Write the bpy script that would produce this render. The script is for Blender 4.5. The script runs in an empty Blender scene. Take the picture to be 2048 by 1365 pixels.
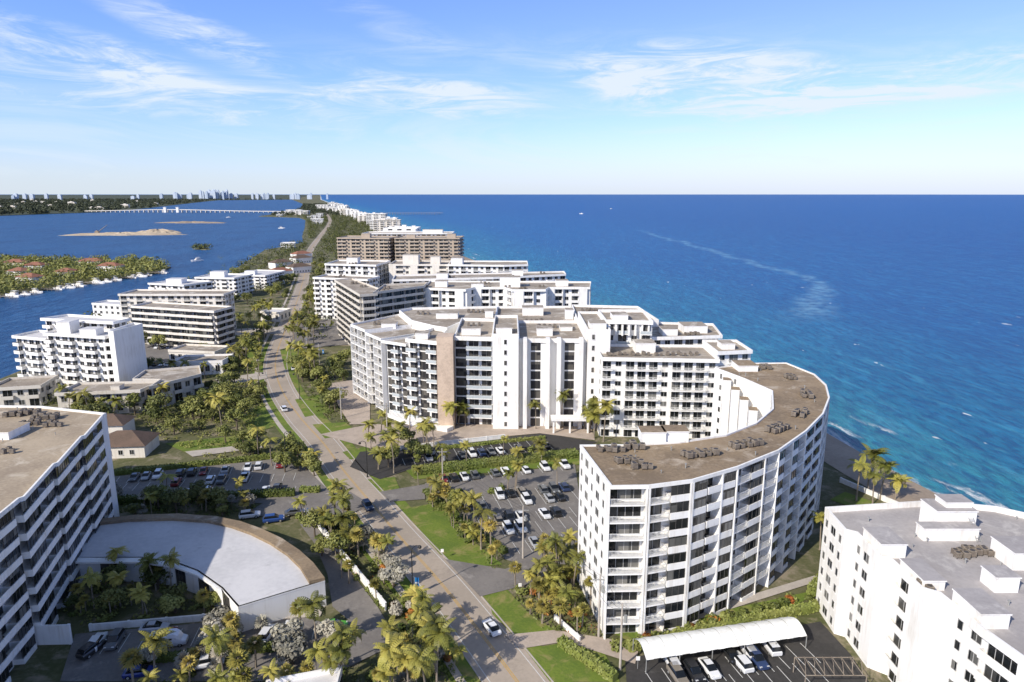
import bpy, math, random
from math import sin,cos,radians,pi,atan2,sqrt,exp,hypot
from mathutils import Vector, Matrix
R=random.Random(11)
CAMH=72.0; TH=radians(12.15); F=1365.0
def G(u,v,z=0.0):
    d=v-682.5
    t=(CAMH-z)/(F*sin(TH)+d*cos(TH))
    return (t*(u-1024), t*(F*cos(TH)-d*sin(TH)))
sc=bpy.context.scene; COL=sc.collection
# ---------------------------------------------------------------- materials
def newmat(name):
    m=bpy.data.materials.new(name); m.use_nodes=True
    nt=m.node_tree; nt.nodes.clear()
    o=nt.nodes.new('ShaderNodeOutputMaterial'); b=nt.nodes.new('ShaderNodeBsdfPrincipled')
    nt.links.new(b.outputs[0],o.inputs[0]); return m,nt,b
def sock(nt,s,v):
    if isinstance(v,bpy.types.NodeSocket): nt.links.new(v,s)
    else: s.default_value=v
def MA(nt,op,a,b=0.0,c=0.0,clamp=False):
    n=nt.nodes.new('ShaderNodeMath'); n.operation=op; n.use_clamp=clamp
    sock(nt,n.inputs[0],a); sock(nt,n.inputs[1],b); sock(nt,n.inputs[2],c); return n.outputs[0]
def MIX(nt,f,a,b,bt='MIX'):
    n=nt.nodes.new('ShaderNodeMix'); n.data_type='RGBA'; n.blend_type=bt
    sock(nt,n.inputs[0],f)
    for s,v in ((n.inputs[6],a),(n.inputs[7],b)):
        if isinstance(v,tuple) and len(v)==3: v=v+(1,)
        sock(nt,s,v)
    return n.outputs[2]
def NOI(nt,vec,scale,detail=4,rough=.55,dist=0.0):
    n=nt.nodes.new('ShaderNodeTexNoise'); n.inputs['Scale'].default_value=scale
    n.inputs['Detail'].default_value=detail; n.inputs['Roughness'].default_value=rough; n.inputs['Distortion'].default_value=dist
    if vec is not None: nt.links.new(vec,n.inputs['Vector'])
    return n.outputs[0]
def MR(nt,v,a,b,c=0.0,d=1.0,smooth=True):
    n=nt.nodes.new('ShaderNodeMapRange'); n.interpolation_type='SMOOTHSTEP' if smooth else 'LINEAR'
    sock(nt,n.inputs[0],v); n.inputs[1].default_value=a; n.inputs[2].default_value=b; n.inputs[3].default_value=c; n.inputs[4].default_value=d
    return n.outputs[0]
def POS(nt): return nt.nodes.new('ShaderNodeNewGeometry').outputs['Position']
def MAP(nt,vec,sx,sy,sz,rz=0):
    n=nt.nodes.new('ShaderNodeMapping'); n.inputs['Scale'].default_value=(sx,sy,sz); n.inputs['Rotation'].default_value=(0,0,rz)
    nt.links.new(vec,n.inputs['Vector']); return n.outputs[0]
def BUMP(nt,b,h,st,dist):
    n=nt.nodes.new('ShaderNodeBump'); n.inputs['Strength'].default_value=st; n.inputs['Distance'].default_value=dist
    nt.links.new(h,n.inputs['Height']); nt.links.new(n.outputs[0],b.inputs['Normal'])
def noisemat(name,c1,c2,s1=.3,s2=3.0,rough=.85,c3=None,t3=.62,bump=0.0,spec=.3,metal=0):
    m,nt,b=newmat(name); p=POS(nt)
    n1=NOI(nt,p,s1,6,.6); n2=NOI(nt,p,s2,5,.6)
    f=MR(nt,MA(nt,'ADD',MA(nt,'MULTIPLY',n1,.6),MA(nt,'MULTIPLY',n2,.4)),.36,.64)
    col=MIX(nt,f,c1,c2)
    if c3: col=MIX(nt,MR(nt,NOI(nt,p,s1*1.7,7,.7,.6),t3-.06,t3+.1),col,c3)
    nt.links.new(col,b.inputs['Base Color']); b.inputs['Roughness'].default_value=rough
    b.inputs['Specular IOR Level'].default_value=spec; b.inputs['Metallic'].default_value=metal
    if bump: BUMP(nt,b,n2,bump,.1)
    return m
def wallmat(name,c,dirt=.10):
    m,nt,b=newmat(name); p=POS(nt)
    st=NOI(nt,MAP(nt,p,1.2,1.2,.12),1.0,6,.65)
    big=NOI(nt,p,.15,4)
    f=MR(nt,MA(nt,'ADD',MA(nt,'MULTIPLY',st,.6),MA(nt,'MULTIPLY',big,.4)),.46,.68,0,1)
    d=tuple(x*(1-dirt*1.8)*y for x,y in zip(c,(1,.97,.92)))
    nt.links.new(MIX(nt,f,c,d),b.inputs['Base Color']); b.inputs['Roughness'].default_value=.7
    b.inputs['Specular IOR Level'].default_value=.3
    return m
def leafmat(name,c1,c2,c3=None,rnd=.4):
    m,nt,b=newmat(name); p=POS(nt)
    n=NOI(nt,p,1.3,3); f=MR(nt,n,.35,.65)
    col=MIX(nt,f,c1,c2)
    big=MR(nt,NOI(nt,p,.09,3),.35,.65)
    oi=nt.nodes.new('ShaderNodeObjectInfo')
    if c3: col=MIX(nt,MA(nt,'MULTIPLY',MA(nt,'ADD',oi.outputs['Random'],big),.45),col,c3)
    hs=nt.nodes.new('ShaderNodeHueSaturation'); nt.links.new(col,hs.inputs['Color'])
    nt.links.new(MR(nt,oi.outputs['Random'],0,1,1-rnd,1+rnd,False),hs.inputs['Value'])
    nt.links.new(hs.outputs[0],b.inputs['Base Color']); b.inputs['Roughness'].default_value=.55
    b.inputs['Specular IOR Level'].default_value=.3
    return m
def glassmat(name,dark,light,thr):
    m,nt,b=newmat(name); p=POS(nt)
    sn=nt.nodes.new('ShaderNodeVectorMath'); sn.operation='SNAP'; nt.links.new(p,sn.inputs[0]); sn.inputs[1].default_value=(1.9,1.9,2.9)
    w=nt.nodes.new('ShaderNodeTexWhiteNoise'); nt.links.new(sn.outputs[0],w.inputs['Vector'])
    f=MR(nt,w.outputs['Value'],thr,1.0)
    nt.links.new(MIX(nt,f,dark,light),b.inputs['Base Color']); b.inputs['Roughness'].default_value=.12
    b.inputs['Specular IOR Level'].default_value=.45
    return m
def flat(name,c,rough=.6,spec=.4,metal=0):
    m,nt,b=newmat(name); p=POS(nt)
    n=NOI(nt,p,2.5,4); nt.links.new(MIX(nt,MR(nt,n,.3,.7),c,tuple(x*.82 for x in c)),b.inputs['Base Color'])
    b.inputs['Roughness'].default_value=rough; b.inputs['Specular IOR Level'].default_value=spec; b.inputs['Metallic'].default_value=metal
    return m
WHITE=wallmat('white_paint',(.86,.84,.80)); CREAM=wallmat('cream_paint',(.76,.71,.63)); BROWNW=wallmat('tan_stucco',(.47,.385,.30))
TANW=wallmat('beige_stucco',(.64,.59,.51))
STONE=noisemat('stone_cladding',(.64,.50,.38),(.48,.37,.28),.5,2.5)
TAR=noisemat('brown_gravel_roof',(.33,.245,.155),(.20,.15,.10),.10,1.8,.95,(.45,.37,.28),.58)
TANR=noisemat('tan_gravel_roof',(.46,.37,.26),(.31,.245,.175),.10,1.8,.95,(.56,.48,.37),.58)
GREYR=noisemat('grey_membrane_roof',(.42,.39,.375),(.33,.305,.295),.1,1.5,.9,(.52,.49,.46),.58)
WROOF=noisemat('white_membrane_roof',(.64,.625,.62),(.53,.52,.52),.1,1.0,.8,(.44,.43,.425),.62)
OLDR=noisemat('weathered_roof',(.38,.325,.26),(.24,.20,.16),.1,1.2,.95,(.54,.49,.42),.56)
GLASS=glassmat('window_glass',(.012,.014,.016),(.18,.175,.16),.5)
GLASSB=glassmat('tinted_glass',(.035,.034,.036),(.13,.12,.105),.4)
RAILG=flat('rail_glass',(.50,.54,.55),.1,.6)
FRAME=flat('window_frame',(.50,.49,.47)); DFRAME=flat('dark_frame',(.09,.085,.08))
RAILM=flat('white_rail',(.76,.75,.72))
ASPH=noisemat('asphalt_worn',(.22,.20,.18),(.165,.15,.138),.15,2.0,.9,(.28,.255,.23),.6)
ROADM=noisemat('road_asphalt',(.42,.35,.28),(.345,.29,.232),.06,1.5,.9,(.28,.235,.19),.60)
ASPHN=noisemat('asphalt_dark',(.06,.056,.053),(.042,.04,.038),.2,2.0,.9,(.09,.086,.08),.64)
CONC=noisemat('concrete',(.50,.445,.38),(.40,.355,.305),.3,3,.9)
PAVE=noisemat('paver',(.48,.395,.32),(.37,.305,.25),.3,3,.9)
LAWN=noisemat('lawn_grass',(.16,.21,.03),(.10,.15,.024),.12,2.0,.95,(.26,.23,.08),.56,bump=.4)
LANDM=noisemat('planted_ground',(.075,.085,.028),(.15,.14,.07),.08,1.2,.95,(.27,.225,.155),.55)
SAND=noisemat('sand',(.50,.41,.30),(.36,.29,.21),.03,.6,.95)
WSAND=noisemat('wet_beach_sand',(.40,.315,.23),(.30,.235,.17),.05,1.0,.8)
WPAINT=flat('white_marking',(.66,.65,.61)); YPAINT=flat('yellow_marking',(.62,.36,.05))
TRUNKM=noisemat('palm_bark',(.32,.265,.20),(.20,.165,.125),1,8,.9)
BARK=noisemat('tree_bark',(.18,.14,.10),(.10,.08,.06),1,8,.9)
PALML=leafmat('palm_leaf',(.20,.22,.038),(.12,.145,.028),(.33,.27,.06))
SABALL=leafmat('fan_palm_leaf',(.29,.26,.055),(.17,.175,.038),(.38,.29,.08))
SILVL=leafmat('silver_plant_leaf',(.34,.33,.27),(.22,.22,.17),(.37,.33,.26))
TREEL=leafmat('tree_leaf',(.125,.15,.03),(.068,.092,.022),(.23,.22,.06),.4)
HEDGEL=leafmat('hedge_leaf',(.13,.175,.03),(.075,.11,.02),(.20,.20,.055))
REDL=leafmat('red_shrub_leaf',(.42,.09,.025),(.13,.09,.022),(.42,.20,.04))
FARL=noisemat('distant_foliage',(.085,.095,.055),(.05,.06,.035),.01,.08,.95)
RTILE=noisemat('terracotta_roof',(.34,.155,.10),(.24,.11,.075),.3,3,.9)
DARKT=noisemat('brown_tile_roof',(.17,.115,.085),(.11,.08,.06),.3,3,.9)
METAL=flat('galvanised_metal',(.42,.42,.40),.5,.5,.3); DARKM=flat('dark_metal',(.03,.03,.03),.5)
RUST=noisemat('rusty_unit',(.33,.28,.22),(.20,.16,.125),1,6,.8); BLACK=flat('black_rubber',(.015,.015,.015),.8); UD=flat('unit_grille',(.08,.07,.06),.6)
CANVAS=wallmat('white_canvas',(.84,.84,.80)); WOOD=noisemat('weathered_wood',(.36,.32,.26),(.25,.21,.18),.5,5,.9)
HAZE=flat('hazed_facade',(.56,.63,.72),.9,.1); HAZE2=flat('hazed_facade_darker',(.46,.54,.65),.9,.1)  # skyline towers: aerial haze painted in as pale blue grey, two tones
def carpaint():
    m,nt,b=newmat('car_paint'); oi=nt.nodes.new('ShaderNodeObjectInfo')
    nt.links.new(oi.outputs['Color'],b.inputs['Base Color']); b.inputs['Roughness'].default_value=.3; b.inputs['Coat Weight'].default_value=.5
    return m
CARP=carpaint(); CGLASS=flat('car_glass',(.012,.014,.016),.06,.6); LAMPM=flat('headlight_lens',(.7,.7,.68),.1,.6)
# ---------------------------------------------------------------- mesh builder
class MB:
    def __init__(s): s.v=[];s.f=[];s.m=[]
    def poly(s,pts,mat=0):
        n=len(s.v); s.v+=[tuple(p) for p in pts]; s.f.append(tuple(range(n,n+len(pts)))); s.m.append(mat)
    def box(s,x0,x1,y0,y1,z0,z1,mat=0,M=None):
        n=len(s.v); P=[(x0,y0,z0),(x1,y0,z0),(x1,y1,z0),(x0,y1,z0),(x0,y0,z1),(x1,y0,z1),(x1,y1,z1),(x0,y1,z1)]
        if M is not None: P=[tuple(M@Vector(p)) for p in P]
        s.v+=P
        for q in ((0,3,2,1),(4,5,6,7),(0,1,5,4),(1,2,6,5),(2,3,7,6),(3,0,4,7)):
            s.f.append(tuple(n+i for i in q)); s.m.append(mat)
    def prism(s,poly,z0,z1,mat=0,top=None,sides=True,cap=True):
        n=len(s.v); k=len(poly); s.v+=[(p[0],p[1],z0) for p in poly]+[(p[0],p[1],z1) for p in poly]
        if sides:
            for i in range(k):
                j=(i+1)%k; s.f.append((n+i,n+j,n+k+j,n+k+i)); s.m.append(mat)
        if cap: s.f.append(tuple(range(n+k,n+2*k))); s.m.append(mat if top is None else top)
    def ring(s,outer,inner,z0,z1,mat=0):
        k=len(outer); n=len(s.v)
        s.v+=[(p[0],p[1],z0) for p in outer]+[(p[0],p[1],z1) for p in outer]+[(p[0],p[1],z0) for p in inner]+[(p[0],p[1],z1) for p in inner]
        for i in range(k):
            j=(i+1)%k
            for q in ((i,j,k+j,k+i),(k+i,k+j,3*k+j,3*k+i),(3*k+i,3*k+j,2*k+j,2*k+i),(2*k+i,2*k+j,j,i)):
                s.f.append(tuple(n+x for x in q)); s.m.append(mat)
    def tube(s,pts,rads,n=8,mat=0,cap=True):
        base=len(s.v); up=Vector((0,0,1))
        for i,(p,r) in enumerate(zip(pts,rads)):
            p=Vector(p); a=Vector(pts[max(0,i-1)]); b=Vector(pts[min(len(pts)-1,i+1)]); d=(b-a).normalized()
            x=d.cross(up); x=Vector((1,0,0)) if x.length<.1 else x.normalized(); y=x.cross(d)
            for k in range(n):
                t=2*pi*k/n; s.v.append(tuple(p+x*cos(t)*r+y*sin(t)*r))
        for i in range(len(pts)-1):
            for k in range(n):
                k2=(k+1)%n; s.f.append((base+i*n+k,base+i*n+k2,base+(i+1)*n+k2,base+(i+1)*n+k)); s.m.append(mat)
        if cap:
            s.f.append(tuple(base+(len(pts)-1)*n+k for k in range(n))); s.m.append(mat)
            s.f.append(tuple(base+n-1-k for k in range(n))); s.m.append(mat)
    def add(s,o,M):
        n=len(s.v); s.v+=[tuple(M@Vector(p)) for p in o.v]; s.f+=[tuple(n+i for i in f) for f in o.f]; s.m+=o.m
    def mesh(s,name,mats,off=(0,0,0)):
        me=bpy.data.meshes.new(name); v=s.v if off==(0,0,0) else [(a-off[0],b-off[1],c-off[2]) for a,b,c in s.v]
        me.from_pydata(v,[],s.f)
        for m in mats: me.materials.append(m)
        me.polygons.foreach_set('material_index',s.m); me.update(); return me
def obj(name,me,parent=None,**kw):
    o=bpy.data.objects.new(name,me); COL.objects.link(o)
    if parent: o.parent=parent
    for k,v in kw.items(): o[k]=v
    return o
def thing(name,label,cat,loc=(0,0,0),**kw):
    o=bpy.data.objects.new(name,None); o.empty_display_size=.5; o.location=loc; COL.objects.link(o); o['label']=label; o['category']=cat
    for k,v in kw.items(): o[k]=v
    return o
def part(name,mb,mats,parent,**kw):
    l=tuple(parent.location) if parent else (0,0,0)
    return obj(name,mb.mesh(name,mats,l),parent,**kw)
def struct(name,mb,mats,label=None):
    o=obj(name,mb.mesh(name,mats)); o['kind']='structure'
    if label: o['label']=label
    return o
def area(p): return sum(p[i][0]*p[(i+1)%len(p)][1]-p[(i+1)%len(p)][0]*p[i][1] for i in range(len(p)))/2
def ccw(p): return list(p) if area(p)>0 else list(reversed(p))
def inset(poly,ds):
    k=len(poly); ds=[ds]*k if not isinstance(ds,(list,tuple)) else ds; out=[]
    L=[]
    for i in range(k):
        a=Vector(poly[i]); b=Vector(poly[(i+1)%k]); d=(b-a).normalized(); n=Vector((-d.y,d.x)); L.append((a+n*ds[i],d,n))
    for i in range(k):
        (p,d,n),(q,e,m)=L[i-1],L[i]
        cr=d.x*e.y-d.y*e.x
        if abs(cr)<.12: out.append(tuple(Vector(poly[i])+m*ds[i]))
        else:
            w=q-p; t=(w.x*e.y-w.y*e.x)/cr; out.append(tuple(p+d*t))
    return out
def inpoly(x,y,p):
    c=False; k=len(p)
    for i in range(k):
        x1,y1=p[i]; x2,y2=p[i-1]
        if (y1>y)!=(y2>y) and x<(x2-x1)*(y-y1)/(y2-y1)+x1: c=not c
    return c
FOOT=[]; HARD=[]
# ---------------------------------------------------------------- buildings
GEO={}
def g_window(w,h,nm,fr=1):
    k=('w',round(w,1),round(h,1),nm,fr)
    if k in GEO: return GEO[k]
    w=round(w,1);h=round(h,1); m=MB(); t=.07
    m.poly([(0,-.03,0),(w,-.03,0),(w,-.03,h),(0,-.03,h)],0)
    m.box(0,t,-.09,.02,0,h,fr); m.box(w-t,w,-.09,.02,0,h,fr); m.box(t,w-t,-.09,.02,0,t,fr); m.box(t,w-t,-.09,.02,h-t,h,fr)
    for i in range(1,nm):
        x=w*i/nm; m.box(x-.035,x+.035,-.075,.02,t,h-t,fr)
    m.box(-.08,w+.08,-.16,.02,-.1,-.003,2)
    GEO[k]=m; return m
def g_balc(w,d,rail):
    k=('b',round(w,1),round(d,1),rail)
    if k in GEO: return GEO[k]
    w=round(w,1); m=MB(); m.box(0,w,-d,.02,-.25,0,2)
    if rail=='solid':
        m.box(0,w,-d-.03,-d+.09,.003,1.02,2); m.box(0,.1,-d+.09,.02,.003,1.02,2); m.box(w-.1,w,-d+.09,.02,.003,1.02,2)
    elif rail=='glass':
        m.box(.04,w-.04,-d+.02,-d+.05,.05,.98,4); m.box(0,w,-d,-d+.07,1.0,1.06,3)
        for x in (0,w/2-.03,w-.06): m.box(x,x+.06,-d+.06,-d+.1,0,1.0,3)
        m.box(.01,.04,-d+.1,0,.05,.98,4); m.box(w-.04,w-.01,-d+.1,0,.05,.98,4)
    else:
        m.box(0,w,-d,-d+.07,.98,1.06,3); m.box(0,w,-d+.01,-d+.05,.1,.16,3)
        n=max(4,int(w/.22))
        for i in range(n+1):
            x=.02+(w-.1)*i/n; m.box(x,x+.06,-d+.015,-d+.05,.16,.98,3)
        m.box(0,.06,-d+.07,.02,.98,1.06,3); m.box(w-.06,w,-d+.07,.02,.98,1.06,3)
    if R.random()<.6 and d>1.2:
        m.box(.7,1.2,-d+.4,-d+.85,.4,.46,5); m.box(.7,.78,-d+.4,-d+.85,.46,.95,5); m.box(1.4,1.9,-d+.4,-d+.8,.55,.6,2)
    GEO[k]=m; return m
def g_bay(w,d,fh):
    k=('r',round(w,1),round(d,1),round(fh,2))
    if k in GEO: return GEO[k]
    w=round(w,1); m=MB(); m.box(0,w,-d,.02,-.25,.92,2)
    m.box(0,w,-d+.14,-d+.2,.92,fh-.25,0)
    n=max(2,round(w/1.1))
    for i in range(n+1):
        x=min(max(0,w*i/n-.03),w-.06); m.box(x,x+.06,-d+.08,-d+.14,.92,fh-.25,5)
    GEO[k]=m; return m
class Bld:
    def __init__(s,label,loc,name='apartment_building',cat='building',wall=WHITE,near=True,glass=GLASS):
        s.root=thing(name,label,cat,(loc[0],loc[1],0)); s.P={}; s.wall=wall; s.near=near; s.glass=glass; s.wl=MB(); s.rf=MB(); s.bks=[]; s.roofm=[TAR,wall]; s.fw=.12; s.fo=.02
    def put(s,kind,g,x,y,z,ang): s.P.setdefault(kind,[]).append((g,x,y,z,ang))
    def mass(s,poly,H,floors=0,fac=None,roof=0,parapet=.7,z0=0,eave=0.0,base=0.0,foot=True):
        k=len(poly)
        assert area(poly)>0,'cw polygon'
        fac=fac or {}
        ds=[(fac[i][2] if i in fac else 0) for i in range(k)]
        core=inset(poly,ds)
        if foot: FOOT.append(poly)
        s.wl.prism(core,z0,H,0,cap=False)
        out=poly if any(ds) else inset(poly,-.04)
        s.rf.prism(out,H-.25,H,1,top=0)
        s.rf.ring(inset(out,-.03),inset(out,.3),H-.3,H+parapet,1)
        for e,(pat,bay,d,rail,fin) in fac.items():
            a=Vector(core[e]); b=Vector(core[(e+1)%k]); L=(b-a).length
            if L<1.6: continue
            dv=(b-a)/L; ang=atan2(dv.y,dv.x)
            n=max(1,round(L/bay)); w=L/n; fh=(H-z0-base)/floors; fw=s.fw+.01
            for i in range(n):
                ch=pat[i%len(pat)]
                p=a+dv*(w*i)
                for j in range(floors):
                    z=z0+base+j*fh
                    if ch=='B':
                        if j>0 or base>0: s.put('balcony',g_balc(w-2*fw if fin else w-.02,d,rail),*(p+dv*(fw if fin else .01)),z,ang)
                        q=p+dv*.45; s.put('window',g_window(w-.9,fh-.55,2 if w<4.5 else 4),*q,z+.08,ang)
                    elif ch=='R':
                        s.put('bay_window',g_bay(w-2*fw if fin else w-.004,d,fh),*(p+dv*(fw if fin else .002)),z,ang)
                    elif ch=='W':
                        ww=min(w-.9,1.8); q=p+dv*((w-ww)/2); s.put('window',g_window(ww,fh*.5,2),*q,z+fh*.28,ang)
                    elif ch=='V':
                        ww=w-.5; q=p+dv*.25; s.put('window',g_window(ww,fh-.5,3,5),*q,z+.2,ang)
                    elif ch=='S':
                        ww=.9; q=p+dv*((w-ww)/2); s.put('window',g_window(ww,fh*.45,1),*q,z+fh*.3,ang)
                if d>.6 and ch in 'N':
                    m=MB(); m.box(0.01,w-.01,-d+.02,.01,z0,H-.26,2); s.put('projecting_wall',m,*p,0,ang)
            if fin and d>.5:
                for i in range(0,n+1,fin):
                    p=a+dv*(w*i); m=MB(); m.box(-s.fw,s.fw,-d-s.fo,.02,z0,H-.32,2); s.put('dividing_wall',m,*p,0,ang)
        return core
    def bulk(s,poly,z0,z1):
        m=MB(); m.prism(poly,z0,z1-.2,0,cap=False); m.prism(inset(poly,-.12),z1-.2,z1,0,top=1); s.bks.append(m)
    def done(s):
        r=s.root; mats=[s.glass,FRAME,s.wall,RAILM,RAILG,DFRAME]
        if s.wl.f: part('wall',s.wl,[s.wall],r)
        if s.rf.f: part('roof',s.rf,s.roofm,r)
        for m in s.bks: part('roof_bulkhead',m,[s.wall,s.roofm[0]],r)
        o=r.location
        for kind,lst in s.P.items():
            lst.sort(key=lambda q:(q[1]**2+q[2]**2))
            nn=100 if s.near else 0
            cache={}
            for (g,x,y,z,a) in lst[:nn]:
                me=cache.get(id(g))
                if me is None: me=cache[id(g)]=g.mesh(kind,mats)
                ob=bpy.data.objects.new(kind,me); ob.location=(x-o.x,y-o.y,z); ob.rotation_euler=(0,0,a); ob.parent=r; COL.objects.link(ob)
            rest=lst[nn:]
            if rest:
                m=MB()
                for (g,x,y,z,a) in rest: m.add(g,Matrix.Translation((x,y,z))@Matrix.Rotation(a,4,'Z'))
                part(kind,m,mats,r,kind='stuff')
def acmesh():
    m=MB(); m.box(-.45,.45,-.45,.45,.25,1.05,0)
    for i in range(4): m.box(-.46,.46,-.46,.46,.36+i*.17,.42+i*.17,1)
    m.tube([(0,0,1.05),(0,0,1.1)],[.34,.34],12,1)
    for x in(-.4,.4):
        for y in (-.4,.4): m.box(x-.04,x+.04,y-.04,y+.04,0,.25,1)
    return m.mesh('air_conditioner',[RUST,UD])
ACM=acmesh()
def pipem():
    m=MB(); m.tube([(0,0,0),(0,0,.6)],[.08,.08],8,0); m.tube([(0,0,.6),(0,0,.72)],[.16,.16],8,0); return m.mesh('roof_vent',[METAL])
VEN=pipem()
def top(name,me,loc,rz,scale,label,cat,group):
    o=obj(name,me); o.location=loc; o.rotation_euler=(0,0,rz); o.scale=(scale,)*3; o['label']=label; o['category']=cat; o['group']=group; return o
ACN=[0]
def acs(x,y,z,n,ang=0,sp=1.35,rows=2):
    m=(n+rows-1)//rows
    for i in range(n):
        a=(i//rows-(m-1)/2)*sp+R.uniform(-.2,.2); b=(i%rows-(rows-1)/2)*sp+R.uniform(-.2,.2)
        if ACN[0]>=298: return
        ACN[0]+=1
        top('air_conditioner',ACM,(x+a*cos(ang)-b*sin(ang),y+a*sin(ang)+b*cos(ang),z),ang+R.uniform(-.2,.2),R.uniform(.75,1.15),'weathered air conditioning unit standing on a flat roof','air conditioner','air conditioners on the flat roofs')
def acg(u,v,z,n,ang=0,sp=1.35,rows=2): x,y=G(u,v,z); acs(x,y,z,n,ang,sp,rows)
def vents(poly,z,n):
    xs=[p[0] for p in poly]; ys=[p[1] for p in poly]; k=0
    for _ in range(n*8):
        x=R.uniform(min(xs),max(xs)); y=R.uniform(min(ys),max(ys))
        if inpoly(x,y,inset(poly,1)): top('roof_vent',VEN,(x,y,z),0,R.uniform(.7,1.2),'small grey metal vent pipe on a flat roof','vent pipe','vent pipes on the flat roofs'); k+=1
        if k>=n: break
def rect(x0,y0,x1,y1,ang=0):
    cx,cy=(x0+x1)/2,(y0+y1)/2; c,s_=cos(ang),sin(ang)
    return [(cx+(x-cx)*c-(y-cy)*s_,cy+(x-cx)*s_+(y-cy)*c) for x,y in ((x0,y0),(x1,y0),(x1,y1),(x0,y1))]
# ---- crescent tower
cres=[(15.5,99.8),(21.5,100.0),(29,102.2),(38,107.6),(47.8,115.2),(57,125.4),(65,136),(71.5,147.5),(75.5,158),(77,168),(74.5,180),(64,179.5),(53.5,174.5),(57.5,164),(60.5,153),(55.6,139.4),(48.7,130),(40.6,123.2),(31,119.5),(22,118),(12.4,117.8)]
b=Bld('white curved apartment tower with stacked balconies by the beach',(40,115),wall=WHITE)
b.fw=.15; b.fo=.10
ff={i:('BR' if i%2 else 'RB',3.6,1.8,'solid' if i%3==2 else 'bar',2) for i in range(1,9)}
ff[0]=('B',6,1.8,'bar',1)
ff[9]=('BR',3.6,1.8,'bar',2)
ff[20]=('SW',3.2,.02,'bar',0)
ff[12]=('S',5.5,.02,'bar',0)
for e in (14,15,16,17,18): ff[e]=('WS',3.2,.02,'bar',0)
b.roofm=[TAR,WHITE]
b.mass(cres,27,9,ff,parapet=.3)
for (u,v) in ((1300,880),(1345,878)):
    x,y=G(u,v,27); b.bulk(rect(x-2,y-2,x+2.5,y+1.5),27,29.2)
x,y=G(1500,738,27); b.bulk(rect(x-4,y-3,x+1,y+3),27,28.6)
for i in range(4):   # stepped buttress walls on the courtyard side of the far wing
    b.bulk(rect(55.2+i*.85-1.3,166.5-i*4.2,55.2+i*.85+.5,169.3-i*4.2,-.25),0,26.0-i*1.3)
b.done()
for (u,v,n,a) in ((1222,902,7,0),(1250,925,6,.1),(1285,935,5,0),(1400,912,10,.3),(1492,892,9,.45),(1555,862,8,.7),(1600,830,7,1),(1612,792,8,1.3),(1580,757,6,1.6),(1530,738,4,0),(1268,897,5,0)):
    acg(u,v,27,n,a)
vents(cres,27,22)
# ---- left ribbon tower
fa=[(-70.4,52),(-77.0,100),(-88.3,141.9)]
fz=[]
for (p,q,n) in ((fa[0],fa[1],3),(fa[1],fa[2],3)):
    for i in range(n):
        t=i/n; t2=(i+.96)/n; dx=q[0]-p[0]; dy=q[1]-p[1]
        fz+=[(p[0]+dx*t+.15,p[1]+dy*t),(p[0]+dx*t2-.35,p[1]+dy*t2)]
fz.append(fa[2])
pl=fz+[(-106,147),(-130,148),(-118,52)]
b=Bld('white high-rise apartment building with ribbon balconies along its facade',(-90,100),wall=WHITE)
f={i:('RRB',3.6,1.5,'solid',0) for i in range(0,len(fz)-1,2)}
b.roofm=[TANR,WHITE]; f[len(fz)-1]=('WN',5,.02,'bar',0)
b.mass(pl,25,8,f,parapet=.45)
x,y=G(40,870,25); b.bulk(rect(x-8,y-3,x+0,y+3),25,26.6); b.done()
for (u,v,n) in ((90,838,8),(60,850,6),(30,832,6),(20,905,3),(110,852,5),(60,828,6)): acg(u,v,25,n,.1)
vents(pl,25,14)
# ---- low curved pavilion
lo=[(-87,131.6),(-80,133.6),(-71,134.2),(-62.5,133),(-56.5,130.8),(-51,127.6),(-45.5,123.6),(-40.6,119),(-36.6,114.4),(-33.2,109.4)]
li=[(-45.5,101.5),(-50.5,107),(-57.3,112.6),(-63,115.6),(-70,117.2),(-86,117)]
pav=ccw(lo+li)
b=Bld('low curved white pavilion with pale roof and brown rim',(-60,118),name='curved_pavilion',cat='building',wall=WHITE,glass=GLASSB)
b.roofm=[WROOF,WHITE]
k=len(pav)
ff={}
for i in range(k):
    a_,c_=pav[i],pav[(i+1)%k]
    if a_ in li and c_ in li: ff[i]=('VN',3.6,.02,'bar',0)
b.mass(pav,5,1,ff,parapet=.0)
ri=[(-86.8,129.6),(-80,131.5),(-71.2,132.0),(-63.2,130.9),(-57.7,128.8),(-52.5,125.8),(-47.2,121.9),(-42.5,117.6),(-38.7,113.1),(-35.6,108.2)]
rim=MB(); rp=ccw(lo+ri[::-1]); rim.prism(rp,5.004,5.6,0); part('roof_rim',rim,[TAR],b.root)
wl=MB(); wl.prism(ccw([(-87,117.2),(-86,115.4),(-70,115.6),(-62.7,114.2),(-56.8,111.2),(-50,105.9),(-50.5,106.8),(-57.3,112.4),(-63,115.4),(-70,117.0)]),4.7,5.05,0); part('canopy',wl,[WHITE],b.root)
b.done()
vents(rp,5.6,12)
# ---- central white complex
b=Bld('large white balcony complex with stone pillar and tall windows',(0,215),wall=WHITE,glass=GLASSB)
b.roofm=[OLDR,WHITE]
b.mass([(-58,241),(-50.6,230),(-36,240),(-44,262)],25.8,8,{0:('BBB',3.6,1.6,'bar',2)},parapet=.6,base=1)
b.mass([(-50.4,229.8),(-43,219),(-28,232),(-35.8,239.8)],25.0,8,{0:('BWB',3.6,1.6,'bar',2)},parapet=.6,base=1)
b.mass([(-42.8,218.6),(-34,213),(-27,230)],24.6,8,{0:('VB',3.6,1.7,'glass',0)},parapet=.6,base=1)
b.mass([(-33.8,211.6),(-23.1,207.0),(-22,226),(-27,230)],26.4,8,{0:('BV',3.6,2.0,'glass',0)},parapet=.9,base=1)
b.mass([(-17.9,206),(-6,204.5),(-6,236),(-17.9,238)],28.2,9,{0:('VBB',4.0,2.4,'glass',0)},parapet=1)
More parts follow.
